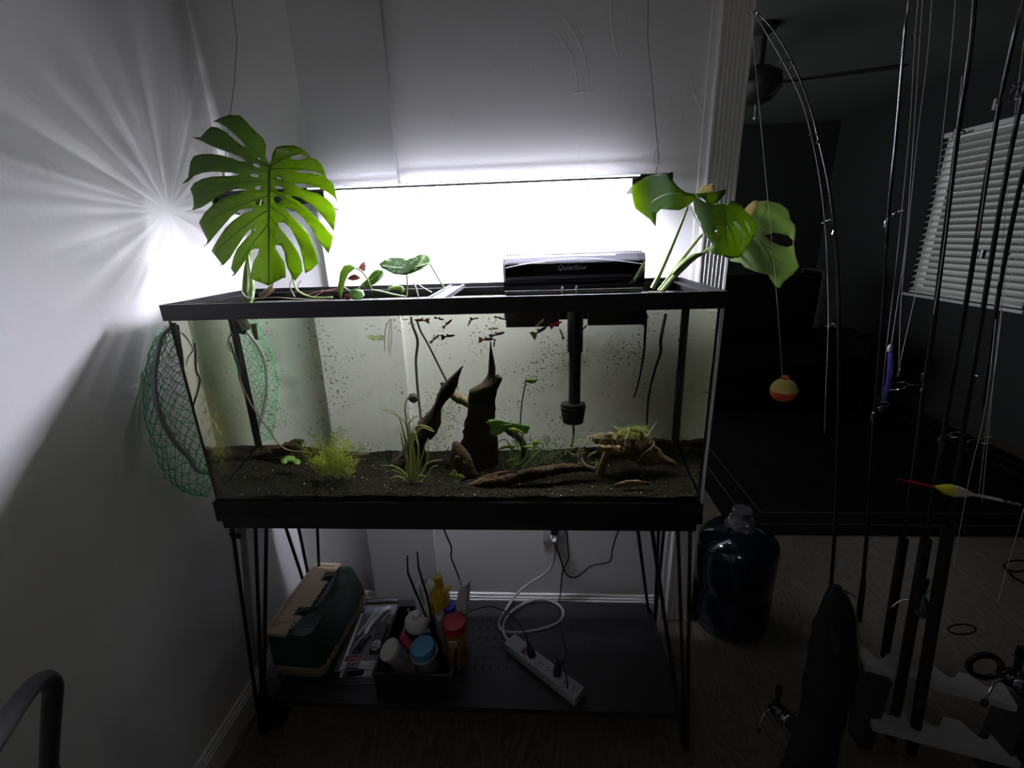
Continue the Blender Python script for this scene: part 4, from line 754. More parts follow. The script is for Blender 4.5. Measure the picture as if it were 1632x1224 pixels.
for a_ in ((-1.2,.1,-3.2,-2.0),(-1.2,.1,2.8,4.0),(.3,1.9,-4.7,-3.9),(.7,1.9,4.6,5.6)): m = MB(); m.box(*a_, -17.63, -17.53, .02, R); m.build('recess', MATS['black_green_plastic'], lid)
for y in (-5.2, -4.3, -3.4, 4.0, 4.8, 5.6):
    m = MB(); m.box(3.3, 3.75, y-.32, y+.32, -22.35, -21.75, .12, R); m.build('latch_tab', M_TAN, tb)
for y in (-5.4,-4.9,-4.4,-1.0,0,1.0,2.0,4.7,5.2):
    x = -.5 if y < -4 else .2 if y < 3 else .4; m = MB(); m.box(x-.06, x+.12, y-.14, y+.14, -17.6, -17.3, .02, R); m.build('hinge_slot', M_BLKR, hl)
# --- blister pack with fishing tools
M_CLEAR = glass_mat('clear_blister', (.96,.96,.97), 2.2); M_CHROME = mat('brushed_chrome', (.66,.66,.70), .3, metal=.35)
pk = thing('tool_pack', (10, 8.2, ZT), 'clear blister pack of chrome fishing tools lying between tackle box and bin', 'package')
Rp = Matrix.Translation((10.0, 8.2, ZT)) @ Matrix.Rotation(math.radians(4), 4, 'Z')
m = MB(); loft(m, [(0,-2.9,2.9,-6.6,6.6,.5),(.12,-2.9,2.9,-6.6,6.6,.5)], Rp); m.build('backing_card', mat('black_card', (.014,.014,.016), .35), pk)
m = MB(); m.box(-2.3, 2.4, -3.3, 5.6, .13, .2, .02, Rp); m.build('print_panel', mat('lilac_grey_print', (.17,.17,.20), .4), pk)
m = MB(); loft(m, [(.13,-2.7,2.8,-5.6,6.0,.3),(1.25,-2.5,2.6,-5.4,5.8,.3)], Rp)
m.f.pop(); m.mi.pop(); m.build('clear_cover', M_CLEAR, pk)
m = MB(); m.tube([Rp @ Vector(p) for p in ((-2.7,-5.6,1.26),(2.8,-5.6,1.26),(2.8,6.0,1.26),(-2.7,6.0,1.26),(-2.7,-5.6,1.26))], .06, 5); m.tube([Rp @ Vector(p) for p in ((-2.2,5.9,1.0),(1.7,5.9,1.0))], .12, 6); m.build('cover_edge', mat('grey_clear_edge', (.12,.12,.13), .2), pk)
m = MB(); m.tube(spline([Rp @ Vector(p) for p in ((-.7,.2,.7),(-.6,1.4,.75),(.1,3.0,.8),(.9,4.3,.8),(1.6,4.7,.75))], 5), [.3,.34,.36,.37,.38,.38,.38,.38,.38,.38,.37,.36,.36,.36,.35,.34,.33,.32,.32,.31,.28], 8, flat=.7); m.build('gripper_handle', M_CHROME, pk)
m = MB(); m.tube(spline([Rp @ Vector(p) for p in ((-.6,.4,.6),(-1.2,-.4,.6),(-1.7,-1.6,.55),(-1.95,-2.8,.5))], 5), [.16]*5+[.2]*6+[.12]*5, 6, flat=.6); m.build('gripper_jaw', M_CHROME, pk)
m = MB(); m.tube(spline([Rp @ Vector(p) for p in ((-1.9,.3,.5),(-1.4,1.6,.5),(-.9,3.0,.5),(-.6,4.3,.5),(-.55,5.0,.5))], 5), [.22]*8+[.2]*7+[.12]*6, 6, flat=.5); m.build('knife', M_CHROME, pk)
m = MB(); m.tube([Rp @ Vector(p) for p in ((-.9,-1.9,.55),(-.8,-.9,.6),(-.3,-.1,.6),(.1,-.2,.6))], [.35,.4,.32,.15], 8); m.build('black_grip', M_BLKR, pk)
scl = MB(); loft(scl, [(.2,.4,2.0,-2.6,2.2,.3),(.8,.5,1.9,-2.5,2.1,.3)], Rp); so = scl.build('fish_scale', mat('charcoal_plastic', (.03,.032,.034), .5), pk)
m = MB(); m.prism([(1.2+.62*math.sin(a)*(1 if math.cos(a) > 0 else .95), -1.7+.85*-math.cos(a)*(-1 if math.cos(a) > 0 else -.9)) for a in [i*math.pi/10 for i in range(20)]], .8, .86, Rp); m.build('face', mat('pale_grey_plastic', (.62,.63,.63), .4), so)
m = MB(); m.box(.75, 1.65, -2.3, -1.85, .86, .875, 0, Rp); m.build('display', mat('lcd_green_grey', (.16,.18,.16), .3), so)
RZ = Rp.to_3x3(); text('lettering', 'Berkley', .3, Rp @ Vector((1.2,-1.5,.88)), RZ, M_BLKR, so, ext=.004)
m = MB(); m.tube(spline([Rp @ Vector(p) for p in ((1.0,2.2,.5),(.9,2.8,.5),(1.3,3.6,.5),(1.9,3.9,.5),(2.0,3.2,.5),(1.8,2.8,.5))], 5), .06, 6); m.build('hook', M_CHROME, so)
m = MB(); m.prism([(-.95+1.0*math.cos(a), -4.0+.52*math.sin(a)*(1+.0*math.cos(a))) if False else (x, y) for a, x, y in [(0,x,y) for x, y in ((-2.0,-4.4),(-1.0,-4.55),(0,-4.4),(.12,-3.6),(-.95,-3.42),(-1.95,-3.6))]], 1.27, 1.3, Rp); lb = m.build('logo_patch', mat('dark_red_print', (.20,.03,.04), .4), pk)
m = MB(); m.tube([Rp @ Vector((x, y, 1.31)) for x, y in ((-2.0,-4.4),(-1.0,-4.55),(0,-4.4),(.12,-3.6),(-.95,-3.42),(-1.95,-3.6),(-2.0,-4.4))], .035, 5); m.build('patch_border', mat('white_print', (.6,.58,.58), .5), lb)
text('lettering', 'Berkley', .52, Rp @ Vector((-.95,-4.0,1.315)), RZ, mat('pale_pink_print', (.62,.42,.44), .5), lb, ext=.004)
text('lettering', 'Fishing Tool Combo', .42, Rp @ Vector((-.1,-5.05,1.3)), RZ, mat('grey_print2', (.22,.22,.23), .5), pk, ext=.004)
# --- bin with bottles
bn = thing('storage_bin', (18.2, 5, ZT), 'low black bin crowded with bottles in the middle of the shelf', 'bin')
bx0, bx1, by0, by1, bz = 13.6, 22.6, .2, 10.2, -21.4
m = MB(); m.ring(bx0, bx1, by0, by1, .15, ZT+.2, bz); m.box(bx0+.1, bx1-.1, by0+.1, by1-.1, ZT, ZT+.2); m.build('bin_body', M_BLK, bn)
m = MB(); m.ring(bx0-.15, bx1+.15, by0-.15, by1+.15, .3, bz-.1, bz+.12); m.build('bin_rim', M_BLKR, bn)
def bottle(name, label, u, v, y, prof, bm_, cap, capm, tilt=(0,0), capname='cap', cat='bottle', extra=None):
    """prof / cap: (radius, height) from the top down; the picture point is the centre of the very top"""
    p = py(u, v, y); H = p.z-(ZT+.3); r_ = thing(name, (p.x, p.y, ZT+.3), label, cat, 'bottles and jars in the black bin')
    M = Matrix.Translation((p.x, p.y, ZT+.3)) @ Matrix.Rotation(math.radians(tilt[0]), 4, 'X') @ Matrix.Rotation(math.radians(tilt[1]), 4, 'Y')
    mb = MB(); mb.lathe([(r, H-h if h < 50 else 0) for r, h in reversed(prof)], M, 24); mb.build('bottle_body', bm_, r_)
    mb = MB(); mb.lathe([(r, H-h) for r, h in reversed(cap)], M, 24); mb.build(capname, capm, r_)
    if extra: extra(r_, M, H)
    return r_
M_WP = mat('white_plastic', (.68,.68,.68), .4); M_YP = mat('yellow_plastic', (.60,.42,.03), .4); M_BC = mat('blue_plastic', (.02,.04,.50), .35); M_RC = mat('crimson_plastic', (.40,.01,.035), .4); M_LB = mat('light_blue_plastic', (.07,.24,.42), .45)
M_AMB = mat('amber_plastic', (.28,.15,.05), .35); M_DKL = mat('dark_label_bottle', (.03,.02,.025), .4); M_PRT = mat('printed_label', (.42,.42,.40), .5, col2=(.18,.17,.15), noise_scale=120); M_CLR = mat('cloudy_clear_plastic', (.30,.30,.30), .25)
bottle('bottle', 'tall white bottle with a small round cap at the back of the bin', 675, 921, 8.6, [(.5,.7),(1.2,1.2),(1.45,1.5),(1.45,9),(1.4,99)], M_WP, [(.4,0),(.42,.05),(.42,.7)], M_WP)
def sp_(r_, M, H):
    mb = MB(); mb.tube([M @ Vector((.15,-.1,H-1.9)), M @ Vector((.9,-.25,H-2.0)), M @ Vector((1.5,-.2,H-1.5))], [.5,.55,.35], 10, flat=.6); mb.build('shoulder', M_YP, r_)
bottle('bottle', 'yellow squeeze bottle with a square nozzle beside the tall white bottle', 698, 918, 8.0, [(.6,1.6),(.85,2.0),(1.2,2.8),(1.25,3.4),(1.25,9),(1.2,99)], M_YP, [(.42,0),(.5,.05),(.55,.4),(.5,1.7)], M_YP, extra=sp_)
bottle('bottle', 'small clear bottle with a bright blue cap behind the red lid', 715, 963, 7.6, [(.8,.7),(.85,1.0),(.85,99)], M_CLR, [(.85,0),(.92,.08),(.92,.75)], M_BC)
bottle('bottle', 'little bottle with a plain white cap left of the red lid', 700, 977, 6.6, [(.45,.6),(.65,1.0),(.65,99)], M_CLR, [(.55,0),(.6,.06),(.6,.65)], M_WP)
def lab_(r_, M, H):
    mb = MB(); mb.box(-.5, .5, -1.36, -1.3, H-2.6, H-1.7, .02, M); mb.build('label', mat('cream_label', (.5,.46,.38), .5), r_); mb = MB(); mb.box(-.35, .35, -1.38, -1.36, H-2.4, H-2.3, 0, M); mb.box(-.35, .35, -1.38, -1.36, H-2.1, H-2.0, 0, M); mb.build('print_lines', M_BLKR, r_)
bottle('jar', 'amber jar with a flat crimson red lid at the right of the bin', 723, 990, 5.0, [(1.2,1.1),(1.3,1.3),(1.3,99)], M_AMB, [(1.38,0),(1.46,.1),(1.46,1.0),(1.4,1.05)], M_RC, cat='jar', capname='lid', extra=lab_)
bottle('bottle', 'round shouldered white bottle with a dark label in the middle of the bin', 663, 977, 5.2, [(.55,.55),(1.3,.7),(1.48,.95),(1.5,1.6),(1.42,1.9)], M_WP, [(.5,0),(.55,.06),(.55,.6)], M_WP, extra=lambda r_, M, H: (lambda mb: mb.lathe([(1.3,0),(1.38,H-1.95)], M, 24) or mb.build('dark_label', M_DKL, r_))(MB()))
bottle('bottle', 'slim white bottle right behind the round shouldered one', 678, 968, 6.6, [(.7,.25),(.95,.5),(.95,99)], M_WP, [(.65,0),(.75,.1),(.75,.4)], M_WP)
bottle('jar', 'clear jar with a wide light blue lid at the front of the bin', 682, 1024, 2.6, [(1.5,1.0),(1.62,1.05),(1.62,1.25),(1.5,1.4),(1.5,99)], M_CLR, [(1.38,0),(1.45,.1),(1.45,1.1)], M_LB, tilt=(4,-6), cat='jar', capname='lid', extra=lambda r_, M, H: (lambda mb: mb.lathe([(1.62,H-1.5),(1.72,H-1.35),(1.62,H-1.2)], M, 24) or mb.build('white_rim', M_WP, r_))(MB()))
# printed tub lying over the bin's left edge
a, b = py(619,1034,1.6), py(660,1054,3.0)+Vector((0,0,-.8)); d = (b-a).normalized(); Mq = Matrix.Translation(a) @ d.to_track_quat('Z', 'Y').to_matrix().to_4x4()
tub = thing('jar', (a.x, a.y, a.z), 'white lidded tub with print leaning out over the left edge of the bin', 'jar', 'bottles and jars in the black bin')
m = MB(); m.lathe([(1.2,.4),(1.2,.5),(1.22,3.2),(1.15,3.4)], Mq, 24); m.build('bottle_body', M_PRT, tub)
m = MB(); m.lathe([(1.15,0),(1.28,.08),(1.28,.55)], Mq, 24); m.build('lid', mat('off_white_lid', (.55,.56,.53), .45), tub)
# pink packet, white torn packet, glow stick, tongs
m = MB(); q = [py(u, v, y) for u, v, y in ((636,1016,3.2),(644,1013,3.4),(672,1050,2.6),(678,1072,2.0),(664,1071,1.8),(650,1046,2.4))]; n = len(q); m.add(q+[p+Vector((.05,.3,.1)) for p in q], [tuple(range(n)), tuple(range(2*n-1,n-1,-1))]+[(i,(i+1)%n,n+(i+1)%n,n+i) for i in range(n)])
tag(m.build('packet', mat('hot_pink_foil', (.55,.05,.11), .4)), 'crumpled pink red packet squeezed beside the light blue lid', 'packet')
m = MB(); q = [py(u, v, 7.0) for u, v in ((728,985),(727,960),(731,940),(736,934),(744,933),(744,945),(743,960),(742,985))]; n = len(q); m.add(q+[p+Vector((.3,1.0,0)) for p in q], [tuple(range(n)), tuple(range(2*n-1,n-1,-1))]+[(i,(i+1)%n,n+(i+1)%n,n+i) for i in range(n)])
tag(m.build('torn_carton', mat('white_card', (.66,.66,.66), .6)), 'torn white carton standing at the back right of the bin', 'carton')
m = MB(); m.tube(spline([py(u, v, y) for u, v, y in ((650,970,6.6),(653,980,6.4),(647,995,6.0),(641,1012,5.4))], 4), .16, 8); tag(m.build('plastic_stick', mat('yellow_green_plastic', (.45,.52,.16), .4)), 'bent yellow green plastic stick at the left inside the bin', 'stick')
tg = thing('tongs', py(690,1000,5), 'long black tweezers with bent tips standing up out of the bin', 'tongs')
for pts in (((649,886),(650,913),(675,974),(690,1010)), ((665,880),(667,905),(681,950),(692,1010))): m = MB(); m.tube([py(u, v, y) for (u, v), y in zip(pts, (4.2,4.6,5.2,5.6))], [.09,.12,.14,.14], 6); m.build('tine', M_BLKR, tg)
# --- shelf vents: rows of small round holes
mh = mat('pale_hole', (.30,.30,.32), .5); hole_me = None
for r_i in range(6):
    for c_i in range(7):
        if (c_i in (1, 5)) and r_i > 0 and r_i < 5 and (r_i+c_i) % 3 == 0: continue
        u, v = 744+c_i*12.5-r_i*2.5, 986+r_i*15.5; p = pz(u, v, ZT+.02)
        if hole_me is None:
            m = MB(); m.lathe([(.16,-.01),(.16,.005)], Matrix.Translation(p), 10); h0 = m.build('vent_hole', mat('black_hole', (.002,.002,.002), .9), sh); hole_me = h0; hp = p.copy()
        else:
            o = hole_me.copy(); col.objects.link(o); o.parent = sh; o.location = hole_me.location + (p-hp)*S
# --- power strip and cords
ps = thing('power_strip', (33, 4, ZT), 'white six outlet power strip lying aslant on the lower shelf', 'power strip')
Rs = Matrix.Translation((33.0, 4.05, ZT)) @ Matrix.Rotation(math.atan2(-6.9, 8.2), 4, 'Z')
M_PS = mat('white_strip_plastic', (.30,.30,.32), .5); L = 5.55
m = MB(); m.box(-L, L, -.95, .95, .05, 1.3, .12, Rs); m.build('strip_body', M_PS, ps)
m = MB(); m.box(-L, -L+3.3, -.97, .97, 1.25, 1.42, .08, Rs); m.build('switch_housing', M_PS, ps)
m = MB(); m.box(-L+2.5, -L+2.95, -.55, .45, 1.4, 1.6, .04, Rs); m.build('switch', mat('dark_red_switch', (.06,.008,.01), .3), ps)
for k in range(6):
    x = -L+4.1+k*1.25; m = MB(); m.box(x-.22, x-.12, .05, .38, 1.29, 1.315, 0, Rs); m.box(x-.22, x-.12, -.42, -.1, 1.29, 1.315, 0, Rs); m.lathe([(.09,1.29),(.09,1.315)], Rs @ Matrix.Translation((x+.25,0,0)), 8); m.build('socket', M_BLKR, ps)
def cord(name, label, pts, r, m_, parent=None):
    q = spline(pts, 7); mb = MB(); mb.tube(q, r, 7); o = mb.build(name, m_, parent); 
    if label: tag(o, label, 'cord')
    return o
def plug(par, p, d, m_):
    Mx = Matrix.Translation(p) @ Vector(d).to_track_quat('Z', 'Y').to_matrix().to_4x4(); mb = MB(); mb.lathe([(.5,0),(.52,.5),(.36,1.0),(.2,1.5),(.14,1.9)], Mx, 12); return mb.build('plug', m_, par)
c1 = thing('power_cable', Rs @ Vector((-L+3.9,0,1.3)), 'black power cord plugged into the strip next to its switch', 'cord'); p = Rs @ Vector((-L+3.9,0,1.3)); plug(c1, p, (-.3,.35,.85), M_BLKR)
cord('cable', None, [p+Vector((-.55,.65,1.6)), py(838,1012,6.5), py(820,985,8.5), py(800,972,11), py(780,966,12), py(762,970,12.5), py(745,976,11.5)], .1, M_BLKR, c1)
c2 = thing('power_cable', Rs @ Vector((-L+7.8,0,1.3)), 'black power cord plugged into the middle of the strip', 'cord'); p = Rs @ Vector((-L+7.8,0,1.3)); plug(c2, p, (.05,.4,.9), M_BLKR)
cord('cable', None, [p+Vector((.1,.76,1.7)), pz(896,1060,ZT+1.7), pz(902,1075,ZT+1.75), pz(904,1095,ZT+1.4), pz(905,1112,ZT+.2)], .1, M_BLKR, c2)
cord('power_cable', 'black cord running from the tank down the wall to the shelf right of the outlet', [py(902,835,17), py(905,870,17), py(906,890,17.2), py(897,910,17.2), py(894,940,16.9), pz(891,965,ZT+.15), pz(893,1000,ZT+.15), pz(902,1035,ZT+.15), pz(897,1055,ZT+.15)], .11, M_BLKR)
cord('power_cable', 'black cord looping on the wall from the outlet up to the right', [py(881,856,16.9), py(887,872,17), py(893,890,17.2), py(899,908,17.2), py(906,918,17.4), py(918,920,17.4), py(930,912,17.4), py(942,902,17.4), py(962,898,17.4), py(973,893,17.4), py(977,872,17.2), py(984,850,16.5), py(990,838,15)], .11, M_BLKR)
cord('power_cable', 'thick white cord looped on the shelf between outlet and power strip', [py(883,866,16.9), py(884,880,16.9), py(880,900,16.9), py(866,916,16.8), py(846,928,16.6), py(825,945,16.0), pz(808,968,ZT+.9), pz(796,990,ZT+.25), pz(801,1005,ZT+.22), pz(830,1008,ZT+.22), pz(868,1001,ZT+.22), pz(892,990,ZT+.22), pz(897,974,ZT+.22), pz(885,961,ZT+.3), pz(862,955,ZT+.5), pz(835,962,ZT+.6), pz(812,978,ZT+.65), pz(803,995,ZT+.6), pz(804,1012,ZT+.5), Rs @ Vector((-L,0,.7))], .2, mat('white_cord', (.34,.34,.34), .5))
cord('power_cable', 'black cord hanging on the wall behind the yellow bottle', [py(706,840,16), py(712,855,16.4), py(719,872,16.6), py(719,888,16.6), py(726,906,16.7), py(733,925,16.5), py(737,940,14)], .12, M_BLKR)
wo = thing('wall_outlet', (34.9, 18, -14.8), 'white wall outlet with plugs just under the tank stand', 'outlet')
m = MB(); m.box(33.3, 36.3, 17.8, 18, -17.0, -12.4, .06); m.build('cover_plate', M_WP, wo)
m = MB(); m.lathe([(.55,0),(.55,.3),(.4,.8),(.25,1.2)], Matrix.Translation((34.9,17.8,-15.4)) @ Matrix.Rotation(math.radians(110), 4, 'X'), 12); m.build('plug', M_WP, wo)
m = MB(); m.box(34.4, 35.4, 17.0, 17.8, -14.9, -13.9, .1); m.build('plug', M_BLKR, wo)
# --- warning tag hanging under the stand
m = MB(); q = [py(u, v, 3) for u, v in ((364,843),(384,842),(384,860),(367,857))]; m.add(q+[p+Vector((0,.04,0)) for p in q], [(0,1,2,3),(7,6,5,4),(0,4,5,1),(1,5,6,2),(2,6,7,3),(3,7,4,0)])
tg_ = m.build('paper_tag', mat('grey_tag', (.22,.22,.22), .6)); tag(tg_, 'small dark printed tag hanging under the left end of the stand', 'tag')
m = MB(); m.add([lerp(q[0],q[3],.45)+Vector((0,-.02,0)), lerp(q[1],q[2],.45)+Vector((0,-.02,0)), lerp(q[1],q[2],.92)+Vector((0,-.02,0)), lerp(q[0],q[3],.92)+Vector((0,-.02,0))], [(0,1,2,3)]); m.build('dark_panel', M_BLKR, tg_)
# ------------------------------------------------------------------ water jug
jg = thing('water_jug', (60.9, 17.9, ZF), 'big translucent blue water jug with plastic wrap round its neck on the floor', 'water jug')
M_JUG = mat('blue_jug_plastic', (.003,.007,.015), .12, spec=.6, coat=.3)
m = MB(); m.lathe([(4.6,0),(5.0,.3),(5.25,1.0),(5.25,6.2),(5.05,6.6),(5.05,7.2),(5.25,7.6),(5.25,12.4),(5.05,12.8),(5.05,13.2),(5.25,13.6),(5.1,14.2),(4.2,15.2),(2.6,16.1),(1.5,16.6),(1.15,17.0),(1.1,18.2)], Matrix.Translation((60.9,17.9,ZF)), 40); m.build('jug_body', M_JUG, jg)
m = MB(); m.lathe([(1.2,18.0),(1.3,18.1),(1.3,18.9),(1.15,19.05)], Matrix.Translation((60.9,17.9,ZF)), 24); m.build('cap', mat('clear_grey_cap', (.10,.10,.11), .2), jg)
def wr(a, b):
    th_ = 2*math.pi*a; r = lerp(1.3, 2.1, b**1.5)*(1+.22*noise.noise(Vector((math.cos(th_)*2, math.sin(th_)*2, b*5)))); return (60.9+r*math.cos(th_), 17.9+r*math.sin(th_), ZF+lerp(18.3, 16.2, b)+.25*noise.noise(Vector((math.cos(th_)*3, math.sin(th_)*3, 9+b*4))))
m = MB(); m.grid(wr, 36, 9, True); m.build('plastic_wrap', mat('crinkled_clear_wrap', (.22,.22,.24), .15, spec=.8, alpha=.55), jg, angle=20)
# ------------------------------------------------------------------ wires that carry the light bar
for name_, pts in (('hanging_wire', ((380,-40),(378,60),(373,138),(367,180),(360,240),(356,280))), ('hanging_wire', ((1022,-40),(1032,60),(1040,140),(1047,225),(1050,262)))):
    q = [py(u, v, YL) for u, v in pts]; q[0] = q[0]+Vector((0, 0, ZC-q[0].z)); m = MB(); m.tube(q, .035, 5); m.build('hanging_wire', M_WIRE, light)
q = py(1048,232,YL); m = MB(); m.tube([q+Vector((0,0,.5)), q-Vector((0,0,.2))], .09, 6); m.tube(spline([q-Vector((0,0,.2)), q+Vector((-.28,0,-.9)), q+Vector((-.1,0,-1.6)), q+Vector((.25,0,-1.1)), q-Vector((0,0,.2))], 5), .035, 5); m.build('wire_clip', M_CHROME, light)
q = py(356,278,YL); m = MB(); m.tube([q+Vector((0,0,.7)), q-Vector((0,0,.9))], .13, 6); m.build('wire_clip', M_CHROME, light)
for x in (.9, 45.0): m = MB(); m.tube([Vector((x,YL,ZL+.5)), Vector((x,YL,ZL+1.6))], .06, 6); m.build('wire_clip', M_CHROME, light)
# ------------------------------------------------------------------ landing net behind the tank
nt_ = thing('landing_net', (-1.6, 8, -6), 'green mesh landing net with a round metal hoop wedged behind the tank', 'net')
M_HOOP = mat('grey_aluminium_tube', (.32,.36,.34), .4, metal=.2); M_NET = mat('green_net_cord', (.03,.42,.14), .5)
hl_ = spline([Vector((-.8,14.2,20.4)), Vector((-1.4,9,20.2)), pxx(268,525,-1.5), pxx(252,560,-1.7), pxx(246,605,-1.7), pxx(252,650,-1.6), pxx(272,695,-1.5), pxx(300,728,-1.3), pxx(330,752,-1.1), Vector((-.9,10,3.4)), Vector((-.8,14.2,3.6))], 5)
def behind(u, v, y): return pw(u, v, 12.5)+ (pw(u, v, 13.5)-pw(u, v, 12.5))*(y-12.5)
hr_ = spline([Vector((-.8,14.2,20.4)), behind(385,516,14.3), behind(395,530,14.5), behind(412,552,14.7), behind(423,580,14.8), behind(426,615,14.8), behind(422,645,14.7), behind(416,668,14.5), behind(405,700,14.3), Vector((-.8,14.2,3.6))], 5)
m = MB(); m.tube(hl_+hr_[::-1][1:], .22, 8, caps=False); m.build('hoop', M_HOOP, nt_)
def lattice(mb, A, B, nu, nv, bulge, r=.035, seed=0):
    """diamond netting stretched between two curves"""
    rn = random.Random(seed)
    def samp(C, t): k = t*(len(C)-1); i = min(int(k), len(C)-2); return lerp(C[i], C[i+1], k-i)
    P = {}
    for i in range(nu+1):
        for j in range(nv+1):
            t = (i+.5*(j % 2))/(nu+.5); w_ = j/nv; p = lerp(samp(A, t), samp(B, t), w_) + bulge*math.sin(math.pi*w_) + Vector((rn.uniform(-.12,.12), rn.uniform(-.12,.12), rn.uniform(-.15,.15)))*.8; p.x = max(p.x, -3.4); P[i, j] = p
    for i in range(nu+1):
        for j in range(nv):
            for di in ((0, -1) if j % 2 == 0 else (0, 1)):
                if (i+di, j+1) in P:
                    a, b = P[i, j], P[i+di, j+1]; s_ = lerp(a, b, .5)-Vector((0,0,.1)); mb.tube([a, s_, b], r, 4, caps=False)
            mb.ico(P[i, j], .07, 0) if (i+j) % 2 == 0 else None
outer = spline([pxx(262,520,-3.2), pxx(238,560,-3.3), pxx(229,610,-3.3), pxx(231,660,-3.3), pxx(244,715,-3.2), pxx(268,765,-3.0), pxx(300,785,-2.6), pxx(338,782,-2.0)], 5)
inner = spline([pxx(290,520,-.6), pxx(296,560,-.5), pxx(302,600,-.5), pxx(312,650,-.5), pxx(322,700,-.5), pxx(334,745,-.5), pxx(340,772,-.5)], 5)
m = MB(); hcut = hl_[9:44]
lattice(m, hcut, outer, 16, 5, Vector((0,-.6,-.2)), seed=3); lattice(m, hcut, inner, 16, 8, Vector((-.5,0,0)), seed=4); lattice(m, outer, inner, 14, 9, Vector((-.2,-.8,-.6)), r=.025, seed=6)
cornr = spline([Vector((-.5,14.6,19.5)), Vector((-.3,14.8,14)), Vector((-.3,14.8,9)), Vector((-.5,14.6,4))], 8)
out2 = [p+Vector((.5,.3,0)) for p in hr_[6:44]]
lattice(m, hr_[6:44], cornr, 16, 9, Vector((0,1.0,0)), seed=8); lattice(m, out2, cornr, 18, 8, Vector((1.2,1.2,-.5)), r=.028, seed=9)
o = m.build('netting', M_NET, nt_); o['kind'] = 'stuff'; o['label'] = 'green knotted netting'
m = MB(); m.tube([Vector((-1.2,9.0,3.4)), pxx(388,850,-2.4), pxx(396,960,-2.9), pxx(403,1060,-3.0)], .4, 10); m.build('handle', M_HOOP, nt_)
# ------------------------------------------------------------------ fishing rods leaning in a rack
M_ROD = mat('black_graphite_rod', (.012,.012,.013), .22, spec=.6); M_LINE = mat('fishing_line', (.55,.55,.55), .3); M_GUIDE = mat('chrome_guide', (.7,.7,.72), .15, metal=1.0); M_GRIP = mat('black_foam_grip', (.010,.010,.010), .8)
def rod(label, pts, ys, r0, r1, guides=(), lines=(), handle=None, ferr=()):
    """pts from tip to butt as picture points with depth; guides: (u, v, u2, v2, y) loops standing off the blank"""
    P3 = [py(u, v, y) for (u, v), y in zip(pts, ys)]
    t_ = thing('fishing_rod', (P3[-1].x, P3[-1].y, P3[-1].z), label, 'fishing rod', 'fishing rods in the rack')
    q = spline(P3, 5); k = len(q); m = MB(); m.tube(q, [lerp(r1, r0, (i/(k-1))**1.2) for i in range(k)], 7); m.build('blank', M_ROD, t_)
    for u, v, u2, v2, y in guides:
        a, b = py(u, v, y), py(u2, v2, y); m = MB(); m.tube(spline([a+Vector((0,0,-.6)), a+Vector((0,0,-.1)), lerp(a, b, .6)], 4), [.05]*9, 5)
        c = lerp(a, b, .8); rr = (b-a).length*.28+.05; m.tube([c+Vector((rr*math.cos(t), rr*math.sin(t)*.8, rr*.35*math.cos(t))) for t in [i*math.pi/6 for i in range(13)]], .04, 5); m.build('guide', M_GUIDE, t_)
    for u, v, y in ferr: p = py(u, v, y); m = MB(); m.tube([p+Vector((0,0,.25)), p-Vector((0,0,.25))], r0*.55+.03, 8); m.build('ferrule', M_GUIDE, t_)
    for L_, ly in lines: m = MB(); m.tube(spline([py(u, v, y) for (u, v), y in zip(L_, ly)], 4), .022, 4); m.build('line', M_LINE, t_)
    if handle:
        a, b, r_ = handle; m = MB(); m.tube([py(*a), lerp(py(*a), py(*b), .5), py(*b)], [r_*.9, r_, r_*.95], 10); m.build('grip', M_GRIP, t_)
    return t_
rod('slim whippy rod bent over so that a round bobber hangs from its tip', [(1205,18),(1232,47),(1262,97),(1288,160),(1303,215),(1320,290),(1330,365),(1335,430),(1337,520),(1337,660),(1332,820),(1324,940),(1316,1080)], [1.5,1.3,1,.8,.5,.3,0,0,0,.5,1.2,2,2.5], .2, .035,
    [(1262,95,1246,97,.8), (1304,215,1291,213,.5), (1329,360,1314,351,0), (1337,522,1320,517,0), (1207,18,1200,20,1.5)], [([(1204,24),(1225,60),(1246,96),(1275,155),(1292,213),(1306,285),(1314,351),(1318,420),(1320,517),(1316,620),(1314,690)], [1.5,1.2,.8,.6,.5,.2,0,0,0,.2,.3]), ([(1201,24),(1200,60),(1210,170),(1222,300),(1235,440),(1243,540),(1247,602)], [1.5,1.5,1.6,1.6,1.6,1.6,1.6])], ferr=())
rod('thin grey rod standing just left of the blue lure', [(1449,-20),(1443,40),(1438,100),(1428,220),(1416,340),(1408,480),(1399,600),(1391,700),(1384,820),(1375,930),(1370,990)], [-6,-6,-5.5,-5,-4.5,-3.5,-2.5,-1.5,0,1,2], .2, .06, [(1441,66,1461,57,-5.6), (1413,347,1436,336,-4.5), (1392,665,1410,640,-2)], [([(1465,-20),(1458,60),(1450,200),(1437,335),(1425,450),(1412,560),(1405,640)], [-6,-5.8,-5,-4.5,-4,-3.6,-3.4])], ((1376,925,1),(1369,985,2),.28), [(1391,663,-2)])
rod('stout black rod standing between the blue lure and the window', [(1555,-20),(1549,60),(1538,140),(1525,225),(1513,320),(1500,420),(1485,540),(1473,620),(1458,740),(1438,870),(1410,1045)], [-10,-9.5,-9,-8,-7,-6,-4.5,-3.5,-2,0,4], .2, .1, [(1470,612,1420,616,-3.5), (1527,205,1545,212,-8)], [([(1533,120),(1522,230),(1503,400),(1488,500)], [-9,-8.5,-7.5,-7])], ((1440,860,0),(1410,1045,4),.46), [(1524,213,-8), (1471,601,-3.5)])
